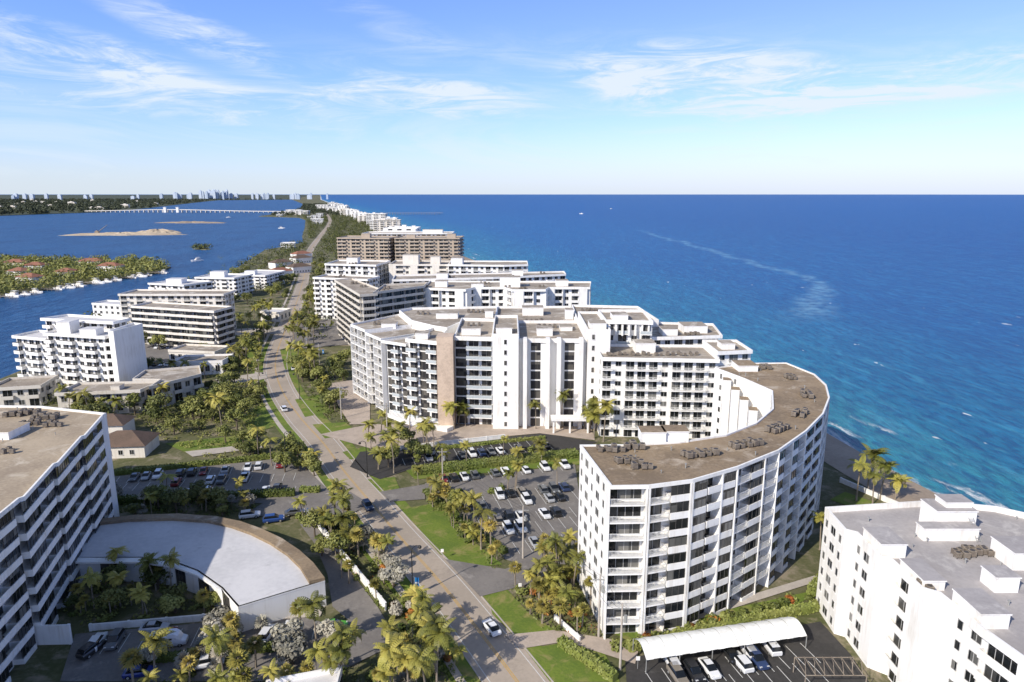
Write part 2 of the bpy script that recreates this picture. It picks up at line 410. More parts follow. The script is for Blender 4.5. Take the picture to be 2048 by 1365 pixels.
b.mass([(-6,203.2),(2,202.8),(2,236),(-6,236)],29.5,9,{0:('NSN',2.7,.02,'bar',0)},parapet=1.0)
b.mass([(2.1,205.2),(23,205.0),(23,236),(2.1,236)],27.6,9,{0:('NVNNVN',3.4,.5,'bar',0)},parapet=1)
for x in (3.4,10.4,13.8,20.6):
    m=MB(); m.box(x,x+1.2,203.0,205.7,0,29); part('projecting_wall',m,[WHITE],b.root)
b.mass([(23.1,203.6),(30,203.6),(30,236),(23.1,236)],31.0,9,{0:('SN',3.5,.02,'bar',0),3:('NSN',5,.02,'bar',0)},parapet=.8)
b.mass([(-27,230.2),(-22,226.2),(-17.8,238.5),(-6,236.6),(-6,272),(-40,268),(-43.8,262),(-35.8,240)],27.0,8,{},parapet=.9)
b.mass([(-5.9,236.4),(23,236.4),(24,276),(-5.9,275)],26.4,8,{},parapet=.9)
b.mass([(23.2,236.4),(38,236.4),(52,238),(50,268),(24.2,272)],27.6,8,{},parapet=.9)
b.mass([(30.2,216),(45,214),(46,236),(30.2,236)],31.5,9,{0:('WB',3.8,1.4,'glass',0)},parapet=1)
b.mass([(45.2,216),(69,219),(72,240),(52.2,243),(46.2,236)],26,8,{0:('BWB',3.8,1.6,'glass',0),1:('B',4,1.6,'glass',0)},parapet=.8)
st=MB(); st.box(-23,-18,203.0,209,0,29.6); part('stone_pillar',st,[STONE],b.root)
for (x0,y0,x1,y1,h) in ((-16,212,-10,216,30.4),(-5,208,0,214,31.4),(8,214,13,219,30),(24,206,29,212,33.2),(33,220,38,226,33.4),(50,222,55,228,28.2),(-10,250,-7,256,29.5),(20,250,22.8,255,30),(58,226,66,234,28.5),(-31,214,-27,219,28.4),(16,222,20,228,29),(-28,248,-20,254,29),(4,258,12,264,29.5),(34,246,42,252,30.2),(-46,236,-41,241,27.4)):
    b.bulk(rect(x0,y0,x1,y1),min(24.4,h-2),h)
for i in range(7):
    m=MB(); x=31+i*2.1; m.box(x,x+.5,214.6,215.9,27.5,31.0); part('rooftop_screen',m,[WHITE],b.root)
cn=MB(); cn.prism([(12,198.5),(24,198.5),(24,203),(12,203)],4.2,4.8,0)
for x in (12.5,17.5,23): cn.box(x,x+.5,199,199.5,0,4.2,0)
part('entrance_canopy',cn,[WHITE],b.root)
pod=MB(); pod.prism(ccw([(-42,216),(-32,206),(-20,199.8),(-18,203),(-24,207),(-41,218)]),0,1.3,0); part('podium',pod,[WHITE],b.root)
b.done()
for (x,y,z,n) in ((-30,222,26.4,6),(-48,243,25.8,6),(-13,228,28.2,6),(12,228,27.6,8),(-14,262,27,8),(8,245,26.4,8),(30,262,27.6,8),(46,250,27.6,8),(60,223,26,6),(-34,258,27,6)): acs(x,y,z,n,.1,1.8)
# ---- slab block in front
b=Bld('white eight storey slab apartment block with rows of railed balconies',(45,203),wall=WHITE)
b.roofm=[OLDR,WHITE]
b.mass([(26.5,195.5),(60.5,193),(61,212.5),(26.5,214)],24.2,8,{0:('BWBB',3.5,1.5,'bar',0),3:('WN',3.5,.02,'bar',0)},parapet=.8)
b.mass([(61,197),(72,199),(72,214),(61,214)],25.6,8,{0:('WB',3.8,1.3,'bar',0)},parapet=.8)
b.bulk(rect(38,204,44,210),24.2,27.4); b.bulk(rect(64,203,68,208),25.6,27.5); b.done()
for i in range(8): acs(30+i*3.6,201.5+(i%2)*.6,24.2,3,0,1.4)
# ---- right foreground building
gp=[(60.8,66),(80,66),(92,78),(92,104),(84,110),(74.4,112.3),(54.3,109.6),(53.9,101.5),(55.3,100.6),(55.2,93.2),(56.4,92.2),(56.5,84.8),(58.2,83.6),(58.8,76)]
b=Bld('white six storey apartment building with stepped bays and grey roof',(70,92),wall=WHITE)
b.roofm=[GREYR,WHITE]
ff={6:('SWS',2.6,.02,'bar',0),8:('SWN',2.5,.02,'bar',0),10:('BN',3.6,1.0,'solid',0),12:('NSW',2.6,.02,'bar',0),13:('BN',4.5,1.0,'solid',0),5:('WN',4,.02,'bar',0)}
b.mass(gp,18,6,ff,parapet=1.0)
x,y=G(1905,1065,18); b.bulk(rect(x-3.2,y-.5,x+3.2,y+4.0),18,22); b.bulk(rect(x-1.2,y+.6,x+3.0,y+3.6),22,23)
b.bulk(rect(x-6.5,y-2.9,x+2.2,y-.7),18,20.2)
x,y=G(2010,1120,18); b.bulk(rect(x-1,y-3,x+5,y+2),18,20.8)
x,y=G(1990,1170,18); b.bulk(rect(x-1.5,y-2,x+1.8,y+1),18,20.4)
b.bulk(rect(83,90,91,100),18,21.5)
b.bulk(rect(55.8,94.2,59.6,99.6),17.5,20.4); b.bulk(rect(57.2,85.6,60.2,91.4),17.5,19.6); b.bulk(rect(59.3,77,63,82.6),17.5,20.2)
b.done()
for (u,v,n) in ((1925,1112,6),(1950,1106,6),(1980,1108,3)): acg(u,v,18,n,.1,1.1)
acg(1850,1180,18,2); vents(gp,18,20)
x,y=G(1905,1065,18)
ld=MB(); M=Matrix.Translation((x+2,y-3.6,18.1))@Matrix.Rotation(-.75,4,'X')
ld.box(-.4,-.34,-.05,.05,0,4.0,0,M); ld.box(.34,.4,-.05,.05,0,4.0,0,M)
for i in range(10): ld.box(-.34,.34,-.04,.04,.3+i*.38,.36+i*.38,0,M)
o=obj('roof_ladder',ld.mesh('roof_ladder',[METAL])); o['label']='grey metal access stair leaning on the rooftop housing'; o['category']='ladder'
# ---- generic mid-distance buildings
def simple(label,poly,H,fl,pat,bay,d,rail,wall=WHITE,roof=OLDR,near=False,bulks=(),nac=8,fin=0,name='apartment_building',cat='building',parapet=.8,glass=GLASS,extra=()):
    poly=ccw(poly); cx=sum(p[0] for p in poly)/len(poly); cy=sum(p[1] for p in poly)/len(poly)
    b=Bld(label,(cx,cy),name=name,cat=cat,wall=wall,near=near,glass=glass); b.roofm=[roof,wall]
    for (pl_,h_,f_) in [(poly,H,fl)]+list(extra):
        pl_=ccw(pl_); k=len(pl_); fac={}
        for i in range(k):
            a,c=pl_[i],pl_[(i+1)%k]; n=(c[1]-a[1],-(c[0]-a[0])); m=((a[0]+c[0])/2,(a[1]+c[1])/2)
            if n[0]*(-m[0])+n[1]*(-m[1])>0: fac[i]=(pat,bay,d,rail,fin)
        b.mass(pl_,h_,f_,fac,parapet=parapet)
    for q in bulks: b.bulk(rect(*q[:4]),H,H+q[4])
    b.done()
    xs=[p[0] for p in poly]; ys=[p[1] for p in poly]
    for _ in range(nac//4):
        for t in range(10):
            x=R.uniform(min(xs),max(xs)); y=R.uniform(min(ys),max(ys))
            if inpoly(x,y,inset(poly,2.5)): acs(x,y,H,4,0,1.9); break
simple('white mid-rise apartment block with stepped wings',[(-43,328),(-22,322),(-18,330),(-4,330),(0,322),(16,322),(18,330),(38,330),(41,352),(-43,356)],27,8,'NBWB',4,1.5,'solid',bulks=[(-38,335,-32,341,3),(-6,335,4,342,5),(22,338,28,344,3),(-20,333,-14,338,2)],nac=28,roof=OLDR,fin=2)
simple('beige chevron apartment block with open gallery floors',[(-92,352),(-67,298),(-60,302),(-62,318),(-84,358)],28,9,'BR',4,1.2,'solid',wall=TANW,nac=8)
simple('beige gallery apartment block with glass ribbon floors',[(-62,302),(-42,324),(-42,338),(-62,330)],28.5,9,'BR',3.4,1.2,'solid',wall=TANW,nac=8)
simple('long flat roofed white apartment wing',[(-62,352),(-10,362),(30,378),(30,392),(-64,372)],28,9,'BW',4,1.2,'solid',nac=16,bulks=[(-40,360,-34,366,3),(0,370,6,376,3.5)])
simple('white apartment block with small balconies',[(-118,430),(-84,422),(-80,450),(-116,456)],28.5,9,'BW',4,1.3,'bar',nac=8,bulks=[(-105,434,-98,442,4)])
simple('white apartment block with plain end wall',[(-116,396),(-82,386),(-78,402),(-112,412)],24,8,'BW',4,1.3,'solid',nac=8)
simple('cream apartment block with rooftop lift housing',[(-78,432),(-40,430),(-38,455),(-78,458)],28,9,'NBW',4.5,1.3,'solid',wall=CREAM,nac=8,bulks=[(-70,438,-60,446,6),(-52,436,-46,443,5)])
simple('white apartment block with narrow balconies by the sea',[(-40,425),(-5,421),(10,425),(10,448),(-40,450)],28.5,9,'BW',4,1.4,'bar',nac=8,bulks=[(-38,427,-31,440,4.5)])
simple('tan high-rise apartment block with dark glazed bays',[(-162,636),(-112,628),(-108,660),(-160,668)],32,10,'BBW',4.6,1.4,'solid',wall=BROWNW,nac=8,roof=OLDR,bulks=[(-140,640,-132,648,4)])
simple('tan high-rise apartment block beside its twin wing',[(-108,632),(-48,630),(-46,662),(-106,664)],32,10,'BBW',4.6,1.4,'solid',wall=BROWNW,nac=8,roof=OLDR,bulks=[(-60,636,-52,644,4),(-98,640,-90,646,3)])
simple('white apartment block with rooftop rooms',[(-150,690),(-60,690),(-60,720),(-150,720)],33,10,'BBW',5,1.4,'solid',nac=0,bulks=[(-90,695,-70,705,4)])
simple('low white building near the shore with terrace',[(-38,560),(-2,556),(2,575),(-36,580)],12,4,'BW',5,1.2,'solid',nac=0)
# west side
simple('white seven storey apartments with stepped terraces by the lagoon',[(-174,248),(-147,241),(-146,252),(-172,259)],21,7,'BWB',3.4,1.7,'solid',near=True,bulks=[(-170,250,-165,256,4.5),(-159,246,-153,251,2.5)],nac=8,roof=WROOF,extra=[([(-191,255),(-174.2,249.5),(-172.2,261),(-188,266)],18.5,6),([(-184,262),(-151,254),(-149,262),(-179,271)],24,8)])
simple('tall blank white stair wing of lagoon apartments',[(-145.8,241.5),(-143.6,241),(-141,256),(-145.6,258)],23,7,'N',3.6,.02,'bar',near=False,nac=0,roof=WROOF)
simple('five storey white apartment block with continuous balconies',[(-186,329),(-139,314),(-136,328),(-183,343)],18,6,'RB',4,1.4,'solid',near=False,nac=8,wall=CREAM)
simple('flat roofed cream apartment block beside the lagoon',[(-205,352),(-150,352),(-150,368),(-205,370)],20.5,7,'BW',4,1.3,'bar',near=False,nac=8,wall=CREAM)
simple('white terraced apartments with flat roofs',[(-236,440),(-208,430),(-198,450),(-226,462)],15,5,'BW',4.5,1.3,'solid',nac=0,roof=WROOF,bulks=[(-225,442,-215,450,3)])
simple('white apartment block with rooftop plant room',[(-224,480),(-194,475),(-190,500),(-222,505)],14,5,'BW',4.5,1.3,'solid',nac=0,roof=WROOF,bulks=[(-215,485,-205,492,4)])
simple('white low apartments with pale roofs',[(-216,530),(-190,524),(-186,560),(-212,566)],10,4,'BW',4.5,1.3,'solid',nac=0,roof=WROOF,bulks=[(-210,535,-202,541,3)])
simple('row of townhouses with pale flat roofs',[(-246,395),(-222,388),(-220,400),(-244,407)],9,3,'WW',4,.3,'solid',nac=0,roof=WROOF)
simple('two storey grey mansard apartment row',[(-150,215),(-124,219),(-123,230),(-150,228)],7.5,2,'WB',4,1.0,'solid',near=True,nac=8,wall=TANW,roof=OLDR,bulks=[(-135,221,-132,224,1.5)])
simple('two storey cream apartment row with flat roof',[(-122,221),(-112,238),(-118,250),(-135,243),(-133,231),(-123,230.5)],8,2,'BW',4,1.0,'solid',near=True,nac=8,wall=TANW,roof=OLDR)
simple('grey flat roofed low apartment house',[(-178,222),(-162,226),(-165,240),(-180,236)],7,2,'WB',4,1,'solid',near=True,nac=4,wall=TANW,roof=OLDR)
simple('low flat roofed white house between gardens',[(-150,290),(-128,286),(-126,298),(-148,302)],5,1,'WW',4,.3,'solid',near=True,nac=0,wall=CREAM,roof=OLDR,name='small_building')
simple('low pale roofed pavilion between gardens near the avenue',[(-133,386),(-146,390),(-144,402),(-131,400)],5,1,'WW',4,.3,'solid',nac=0,wall=CREAM,roof=WROOF,name='small_building')
simple('small white flat roofed building among palms',[(-34,77),(-24.5,79.5),(-25,88),(-35,85)],3.5,1,'V',4,.02,'bar',near=True,nac=0,roof=WROOF,name='small_building')
simple('small white utility building beside lagoon lot',[(-138,268),(-118,270),(-118,282),(-138,280)],5,1,'W',4,.02,'bar',near=True,nac=0,roof=OLDR,name='small_building')
def house(cx,cy,w,d,h,rh,ang,roofm,wallm,label):
    r=thing('house',label,'house',(cx,cy,0)); M=Matrix.Rotation(ang,4,'Z')
    def T(p): q=M@Vector(p); return (q.x+cx,q.y+cy,q.z)
    m=MB(); m.box(-w/2,w/2,-d/2,d/2,0,h,0,Matrix.Translation((cx,cy,0))@M); part('wall',m,[wallm],r)
    m=MB(); e=.6; a=w/2+e; bb=d/2+e; q=max(0.5,a-bb)
    c=[T((-a,-bb,h+.01)),T((a,-bb,h+.01)),T((a,bb,h+.01)),T((-a,bb,h+.01))]; t1,t2=T((-q,0,h+rh)),T((q,0,h+rh))
    m.poly([c[0],c[1],t2,t1]); m.poly([c[2],c[3],t1,t2]); m.poly([c[1],c[2],t2]); m.poly([c[3],c[0],t1]); m.poly([c[3],c[2],c[1],c[0]])
    part('roof',m,[roofm],r)
    m=MB()
    for i in range(int(w/3)):
        x=-w/2+1+i*3; g=g_window(1.2,1.4,2); m.add(g,Matrix.Translation((cx,cy,0))@M@Matrix.Translation((x,-d/2,1)))
    part('window',m,[GLASS,FRAME,wallm,RAILM],r,kind='stuff')
    FOOT.append([T((-a,-bb,0))[:2],T((a,-bb,0))[:2],T((a,bb,0))[:2],T((-a,bb,0))[:2]])
house(-110,184,14,10,3.5,3,.1,DARKT,CREAM,'cream house with brown hipped tile roof beside a car park')
house(-122,196,12,8,5,2.5,.1,DARKT,CREAM,'two storey cream house with brown tiled roof')
for (x,y) in ((-480,560),(-440,610),(-400,565),(-385,655),(-430,700),(-520,620),(-460,660),(-395,605),(-500,690)):
    house(x,y,R.uniform(16,24),R.uniform(11,14),5.2,3,R.uniform(-.4,.4),RTILE,WHITE if R.random()<.6 else TANW,'waterfront villa with terracotta hipped roof among trees')
for (x,y) in ((-205,600),(-200,640),(-230,680),(-225,730),(-240,780)):
    house(x,y,20,12,6,3,.9,DARKT if R.random()<.5 else RTILE,WHITE,'low villa with tiled hipped roof near the road')
Ecoast=[(-300,147),(0,127),(100,118),(140,107.5),(160,100.5),(195,95),(240,89),(320,78),(450,44),(600,8),(800,-56),(1028,-118),(1531,-235),(2400,-510),(5140,-1320),(9500,-2600),(23000,-6300),(60000,-16500)]
Wcoast=[(-300,-235),(200,-215),(250,-203),(310,-208),(340,-218),(390,-252),(450,-258),(640,-265),(900,-325),(1050,-318),(1208,-368),(1500,-450),(1978,-590),(2180,-670),(2300,-840),(3000,-940),(3300,-1010),(5140,-1540),(9500,-3000),(23000,-6900),(60000,-17500)]
def interp(L,y):
    if y<=L[0][0]: return L[0][1]
    for (a,b),(c,d) in zip(L,L[1:]):
        if y<=c: return b+(d-b)*(y-a)/(c-a)
    return L[-1][1]
def catmull(P,n=10):
    out=[]; Q=[P[0]]+list(P)+[P[-1]]
    for i in range(1,len(Q)-2):
        p0,p1,p2,p3=[Vector(q) for q in Q[i-1:i+3]]
        for k in range(n):
            t=k/n; out.append(tuple(.5*((2*p1)+(p2-p0)*t+(2*p0-5*p1+4*p2-p3)*t*t+(3*p1-p0-3*p2+p3)*t**3)))
    out.append(tuple(P[-1])); return out
RC=[(26,40),(14,64),G(1035,1365),G(948,1250),G(880,1165),G(800,1075),G(745,1010),G(690,945),G(645,885),G(600,835),G(566,785),G(551,740),G(556,700),G(575,650),G(595,600),G(609,550),G(621,500),(-345,1248),(-450,1700),(-610,2300),(-1330,4800)]
RC=catmull([tuple(p) for p in RC],8)
RCi=[(p[1],p[0]) for p in RC]
y=770
for i in range(52):
    y+=24+i*1.5
    e=interp(Ecoast,y); rx=interp(RCi,y); w=R.uniform(24,54); H=R.choice([11,14,17,20,26]); x0=e-R.uniform(26,38)-w
    x0=max(x0,rx+16)
    dd=R.uniform(14,24)
    simple('white coastal mid-rise apartment block with flat roof',rect(x0,y,x0+w,y+dd,-.12+R.uniform(-.2,.2)),H,max(3,int(H/3)),R.choice(['BW','BBW','NB']),6,1.5,'solid',wall=R.choice([WHITE,WHITE,CREAM]),roof=R.choice([OLDR,WROOF]),nac=0,bulks=[(x0+w*.3,y+6,x0+w*.3+6,y+11,3.5),(x0+w*.7,y+5,x0+w*.7+5,y+10,2.5)])
for i in range(16):
    y=900+i*95+R.uniform(0,40); rx=interp(RCi,y); w=R.uniform(18,36); lx=interp(Wcoast,y)+8
    if rx-20-w<lx: continue
    x0=R.uniform(lx,rx-18-w)
    simple('low white apartment house among trees near the lagoon shore',rect(x0,y,x0+w,y+16,.2),R.choice([7,10,13]),3,'BW',6,1.2,'solid',nac=0,roof=R.choice([OLDR,WROOF]))
for (x,y,w,H) in ((-780,2450,60,14),(-780,2900,90,16),(-880,2700,60,12),(-870,3100,80,18),(-990,3500,70,20),(-860,2620,40,9)):
    simple('pale waterfront condominium block near the bridge',rect(x,y,x+w,y+30),H,4,'BW',8,1.5,'solid',nac=0,roof=WROOF)
# ---------------------------------------------------------------- terrain and water
def coastpts(L,y0,y1,off=0):
    ys=sorted(set([y0,y1]+[a for a,_ in L if y0<a<y1])); return [(interp(L,y)+off,y) for y in ys]
m=MB(); e=coastpts(Ecoast,-300,60000,-11); w=coastpts(Wcoast,-300,60000)
isl=e+w[::-1]; m.prism(isl,-1.6,0,0); struct('ground',m,[LANDM])
m=MB()
ys=[-300+i*12 for i in range(120)]+[1200+i*120 for i in range(40)]
for y0,y1 in zip(ys,ys[1:]):
    for (o0,z0,o1,z1) in ((-12,.12,-5,-.1),(-5,-.1,8,-1.35)):
        m.poly([(interp(Ecoast,y0)+o0,y0,z0),(interp(Ecoast,y0)+o1,y0,z1),(interp(Ecoast,y1)+o1,y1,z1),(interp(Ecoast,y1)+o0,y1,z0)],0)
struct('beach',m,[WSAND])
def oceanmat():
    m,nt,b=newmat('ocean_water'); uv=nt.nodes.new('ShaderNodeUVMap'); sp=nt.nodes.new('ShaderNodeSeparateXYZ'); nt.links.new(uv.outputs[0],sp.inputs[0])
    U=MA(nt,'MULTIPLY',sp.outputs[0],1000.0); p=POS(nt); ps=nt.nodes.new('ShaderNodeSeparateXYZ'); nt.links.new(p,ps.inputs[0])
    n1=NOI(nt,MAP(nt,p,.012,.004,.01,.2),1,5,.6)
    Un=MA(nt,'ADD',U,MA(nt,'MULTIPLY',MA(nt,'SUBTRACT',n1,.5),50))
    c=MIX(nt,MR(nt,Un,0,55),(.05,.33,.40),(.014,.21,.38))
    c=MIX(nt,MR(nt,Un,35,200),c,(.006,.135,.37))
    c=MIX(nt,MR(nt,Un,160,900),c,(.004,.098,.325))
    c=MIX(nt,MR(nt,ps.outputs[1],1500,14000),c,(.004,.080,.28))
    sw=NOI(nt,MAP(nt,p,.16,.035,.1,.22),1,6,.65,.4)
    c=MIX(nt,MR(nt,sw,.44,.72),c,MIX(nt,.5,c,(.04,.34,.60)))
    sw2=NOI(nt,MAP(nt,p,.42,.12,.1,.3),1,6,.72,.3)
    c=MIX(nt,MR(nt,sw2,.36,.60,.65,0),c,(.002,.055,.21))
    sw3=NOI(nt,MAP(nt,p,.035,.010,.1,.35),1,7,.7,.6)
    c=MIX(nt,MR(nt,sw3,.40,.58,.2,0),c,(.002,.06,.23))
    # thin parallel swell crests near the shore
    cw=NOI(nt,MAP(nt,p,.05,.02,.1),1,4,.6)
    ph=MA(nt,'ADD',MA(nt,'MULTIPLY',U,.40),MA(nt,'MULTIPLY',cw,16.0))
    crest=MR(nt,MA(nt,'SINE',ph),.72,1.0)
    wm=MA(nt,'MULTIPLY',MA(nt,'MULTIPLY',crest,MR(nt,U,15,190,.30,0)),MR(nt,sw,.38,.6))
    c=MIX(nt,wm,c,(.12,.48,.60))
    nz=NOI(nt,p,.012,5,.6); nf=NOI(nt,p,.12,5,.7)
    base=MA(nt,'ADD',262,MA(nt,'MULTIPLY',MA(nt,'SUBTRACT',nz,.5),60))
    yy=ps.outputs[1]
    bend=MA(nt,'MULTIPLY',MA(nt,'MAXIMUM',MA(nt,'SUBTRACT',575,yy),0),-.5)
    dx=MA(nt,'ABSOLUTE',MA(nt,'SUBTRACT',ps.outputs[0],MA(nt,'ADD',base,bend)))
    wd=MR(nt,yy,450,620,1,.45)
    msk=MA(nt,'MULTIPLY',MR(nt,MA(nt,'DIVIDE',dx,wd),4,22,1,0),MA(nt,'MULTIPLY',MR(nt,yy,380,440),MR(nt,yy,1250,1500,1,0)))
    msk=MA(nt,'MULTIPLY',msk,MR(nt,nf,.36,.64))
    c=MIX(nt,MA(nt,'MULTIPLY',msk,.55),c,(.28,.52,.66))
    fo=NOI(nt,MAP(nt,p,.15,.05,.1,.1),1,6,.7,.8)
    e1=MA(nt,'ADD',U,MA(nt,'MULTIPLY',MA(nt,'SUBTRACT',fo,.5),16))
    f1=MR(nt,e1,1.5,5.5,1,0)
    f2=MA(nt,'MULTIPLY',MR(nt,MA(nt,'ABSOLUTE',MA(nt,'SUBTRACT',e1,11)),0,1.8,1,0),MR(nt,NOI(nt,p,.03,3),.5,.6))
    f3=MA(nt,'MULTIPLY',MR(nt,MA(nt,'ABSOLUTE',MA(nt,'SUBTRACT',e1,24)),0,1.6,1,0),MR(nt,NOI(nt,MAP(nt,p,1.3,1,1),.022,3),.62,.68))
    f=MA(nt,'MAXIMUM',f1,MA(nt,'MAXIMUM',f2,f3)); f=MA(nt,'MULTIPLY',f,MR(nt,NOI(nt,p,.9,5,.7),.3,.55,.45,1))
    wc=MA(nt,'MULTIPLY',MR(nt,NOI(nt,MAP(nt,p,.14,.06,.1,.2),1,3,.5),.725,.75),MR(nt,U,600,60,0,1))
    f=MA(nt,'MAXIMUM',f,wc)
    c=MIX(nt,f,c,(.80,.82,.82)); nt.links.new(c,b.inputs['Base Color'])
    b.inputs['Roughness'].default_value=.4; b.inputs['Specular IOR Level'].default_value=.13
    h=MA(nt,'ADD',MA(nt,'MULTIPLY',sw2,.8),MA(nt,'MULTIPLY',NOI(nt,MAP(nt,p,1.1,.45,.5,.3),1,5,.65),.3))
    BUMP(nt,b,h,1.0,3.2)
    return m
m=MB(); uvs=[]
yr=[-300+40*i for i in range(60)]+[2100*(1.12**i) for i in range(38)]
offs=[-12,0,20,60,150,400,1200,5000,20000,90000]
for y0,y1 in zip(yr,yr[1:]):
    for a,c in zip(offs,offs[1:]):
        q=[(interp(Ecoast,y0)+a,y0,-1),(interp(Ecoast,y0)+c,y0,-1),(interp(Ecoast,y1)+c,y1,-1),(interp(Ecoast,y1)+a,y1,-1)]
        m.poly(q); uvs+=[(a/1000,y0/1000),(c/1000,y0/1000),(c/1000,y1/1000),(a/1000,y1/1000)]
me=m.mesh('ocean_water',[oceanmat()]); ul=me.uv_layers.new(name='UVMap')
for i,uvv in enumerate(uvs): ul.data[i].uv=uvv
o=obj('ocean_water',me); o['kind']='structure'
def lagmat():
    m,nt,b=newmat('lagoon_water'); p=POS(nt)
    n=NOI(nt,MAP(nt,p,.02,.008,.01,-.3),1,5); c=MIX(nt,MR(nt,n,.35,.65),(.012,.06,.17),(.02,.09,.225))
    s=NOI(nt,MAP(nt,p,.18,.08,.1,-.2),1,6,.7); c=MIX(nt,MR(nt,s,.45,.65,0,.6),c,(.05,.16,.34))
    nt.links.new(c,b.inputs['Base Color']); b.inputs['Roughness'].default_value=.4; b.inputs['Specular IOR Level'].default_value=.13
    BUMP(nt,b,s,.9,3.0); return m
m=MB(); m.poly([(-90000,-300,-1.05),(120,-300,-1.05),(-200,1500,-1.05),(-16000,60000,-1.05),(-16000,140000,-1.05),(-120000,140000,-1.05)])
struct('lagoon_water',m,[lagmat()])
m=MB(); main=[(-9000,1200),(-2600,1900),(-1760,2330),(-1690,2860),(-1900,3600),(-2800,6200),(-3500,8300),(-3300,8900),(-2950,9300),(-6900,23500),(-17400,60000),(-90000,60000)]
m.prism(ccw(main),-1.6,.2,0); struct('far_ground',m,[FARL])
m=MB(); pen=[(-900,430),(-420,470),(-372,486),(-352,560),(-332,640),(-345,690),(-405,745),(-900,800)]
m.prism(pen,-1.6,.3,0); struct('peninsula_ground',m,[LANDM])
def mound(cx,cy,rx,ry,h,mat,seed,name):
    m=MB(); rr=random.Random(seed); n=36; rings=6
    rad=[1+.28*sin(k*2*pi/n*2+seed)+.14*sin(k*2*pi/n*5+seed*2)+.16*rr.uniform(-1,1) for k in range(n)]
    for r in range(rings):
        f=1-r/rings
        for k in range(n):
            t=2*pi*k/n; m.v.append((cx+rx*f*rad[k]*cos(t),cy+ry*f*rad[k]*sin(t),-1.3+(h+1.3)*(1-f)**.6*rr.uniform(.6,1.35) if r else -1.3))
    m.v.append((cx,cy,h))
    for r in range(rings-1):
        for k in range(n):
            k2=(k+1)%n; m.f.append((r*n+k,r*n+k2,(r+1)*n+k2,(r+1)*n+k)); m.m.append(0)
    for k in range(n): m.f.append(((rings-1)*n+k,(rings-1)*n+(k+1)%n,rings*n)); m.m.append(0)
    struct(name,m,[mat])
mound(-715,1262,88,30,3.5,SAND,1,'sand_island_ground'); mound(-675,1320,52,28,6,SAND,4,'sand_island_ground')
mound(-835,1800,75,45,2.5,WSAND,2,'sand_island_ground'); mound(-419,930,12,12,.8,LANDM,3,'islet_ground')
# ---------------------------------------------------------------- roads
def offl(P,o):
    out=[]
    for i in range(len(P)):
        a=Vector(P[max(0,i-1)]); b=Vector(P[min(len(P)-1,i+1)]); d=(b-a).normalized(); out.append((P[i][0]+d.y*o,P[i][1]-d.x*o))
    return out
def ribbon(m,P,o0,o1,z,mat=0,th=0):
    A=offl(P,o0); B=offl(P,o1)
    for i in range(len(P)-1):
        m.poly([(*A[i],z),(*B[i],z),(*B[i+1],z),(*A[i+1],z)],mat)
        if th:
            for L_ in (A,B): m.poly([(*L_[i],z-th),(*L_[i+1],z-th),(*L_[i+1],z),(*L_[i],z)],mat)
m=MB(); ribbon(m,RC,-4.6,4.6,.06); struct('road',m,[ROADM])
m=MB(); ribbon(m,RC,-.22,-.10,.066,1); ribbon(m,RC,.10,.22,.066,1); ribbon(m,RC,-3.75,-3.62,.066,0); ribbon(m,RC,3.62,3.75,.066,0)
struct('road_marking',m,[WPAINT,YPAINT])
m=MB(); near=[p for p in RC if p[1]<700]
ribbon(m,near,4.6,4.85,.14,0,.14); ribbon(m,near,-4.85,-4.6,.14,0,.14); struct('kerb',m,[CONC])
m=MB(); ribbon(m,near,-8.2,-6.9,.13,0,.13); struct('pavement',m,[CONC])
nn=[p for p in RC if p[1]<330]
m=MB(); ribbon(m,nn,4.85,7.4,.07,0); ribbon(m,nn,-6.9,-4.85,.07,0); ribbon(m,nn,-9,-8.2,.07,0); struct('grass',m,[LAWN])
ZP=[.08]
def roaddist(x,y):
    c=[hypot(x-p[0],y-p[1]) for p in RC if abs(p[1]-y)<60]
    return min(c) if c else 99
def patch(name,pts,mat,hard=True,world=False):
    ZP[0]+=.004; P=ccw(pts if world else [G(*p) for p in pts]); m=MB(); m.poly([(x,y,ZP[0]) for x,y in P]); struct(name,m,[mat])
    if hard: HARD.append(P)
    return P
patch('grass',[(800,1020),(880,1005),(905,1030),(930,1070),(1005,1130),(950,1135),(880,1110)],LAWN,False)
patch('grass',[(975,1190),(1010,1175),(1060,1230),(1110,1262),(1030,1275),(985,1230)],LAWN,False)
patch('grass',[(1050,1300),(1120,1288),(1205,1300),(1240,1365),(1100,1365)],LAWN,False)
patch('grass',[(735,960),(790,955),(800,980),(760,985)],LAWN,False)
patch('grass',[(685,905),(735,893),(745,915),(700,920)],LAWN,False)
patch('grass',[(625,850),(690,845),(715,865),(650,878)],LAWN,False)
patch('grass',[(590,800),(640,790),(660,825),(610,835)],LAWN,False)
patch('grass',[(480,830),(545,800),(560,850),(500,870)],LAWN,False)
patch('grass',[(480,690),(525,680),(520,740),(480,730)],LAWN,False)
patch('grass',[(810,940),(1155,900),(1160,930),(830,960)],LAWN,False)
patch('grass',[(560,700),(600,690),(610,735),(570,740)],LAWN,False)
patch('grass',[(1660,1000),(1690,985),(1760,1010),(1700,1015)],LAWN,False)
patch('grass',[(1230,1270),(1640,1180),(1660,1120),(1640,1080),(1660,1180),(1580,1215),(1270,1290)],LAWN,False)
patch('grass',[(330,888),(500,870),(520,888),(380,910)],LAWN,False)
patch('car_park_ground',[(720,905),(1085,868),(1195,885),(1140,908),(820,940),(760,960),(700,935)],ASPHN)
patch('car_park_ground',[(850,968),(1150,930),(1175,1110),(1100,1150),(1010,1120),(905,1010),(850,990)],ASPH)
patch('car_park_ground',[(225,955),(590,915),(660,985),(600,1010),(225,1000)],ASPH)
patch('car_park_ground',[(150,1270),(590,1232),(660,1250),(760,1230),(790,1290),(640,1365),(120,1365)],ASPH)
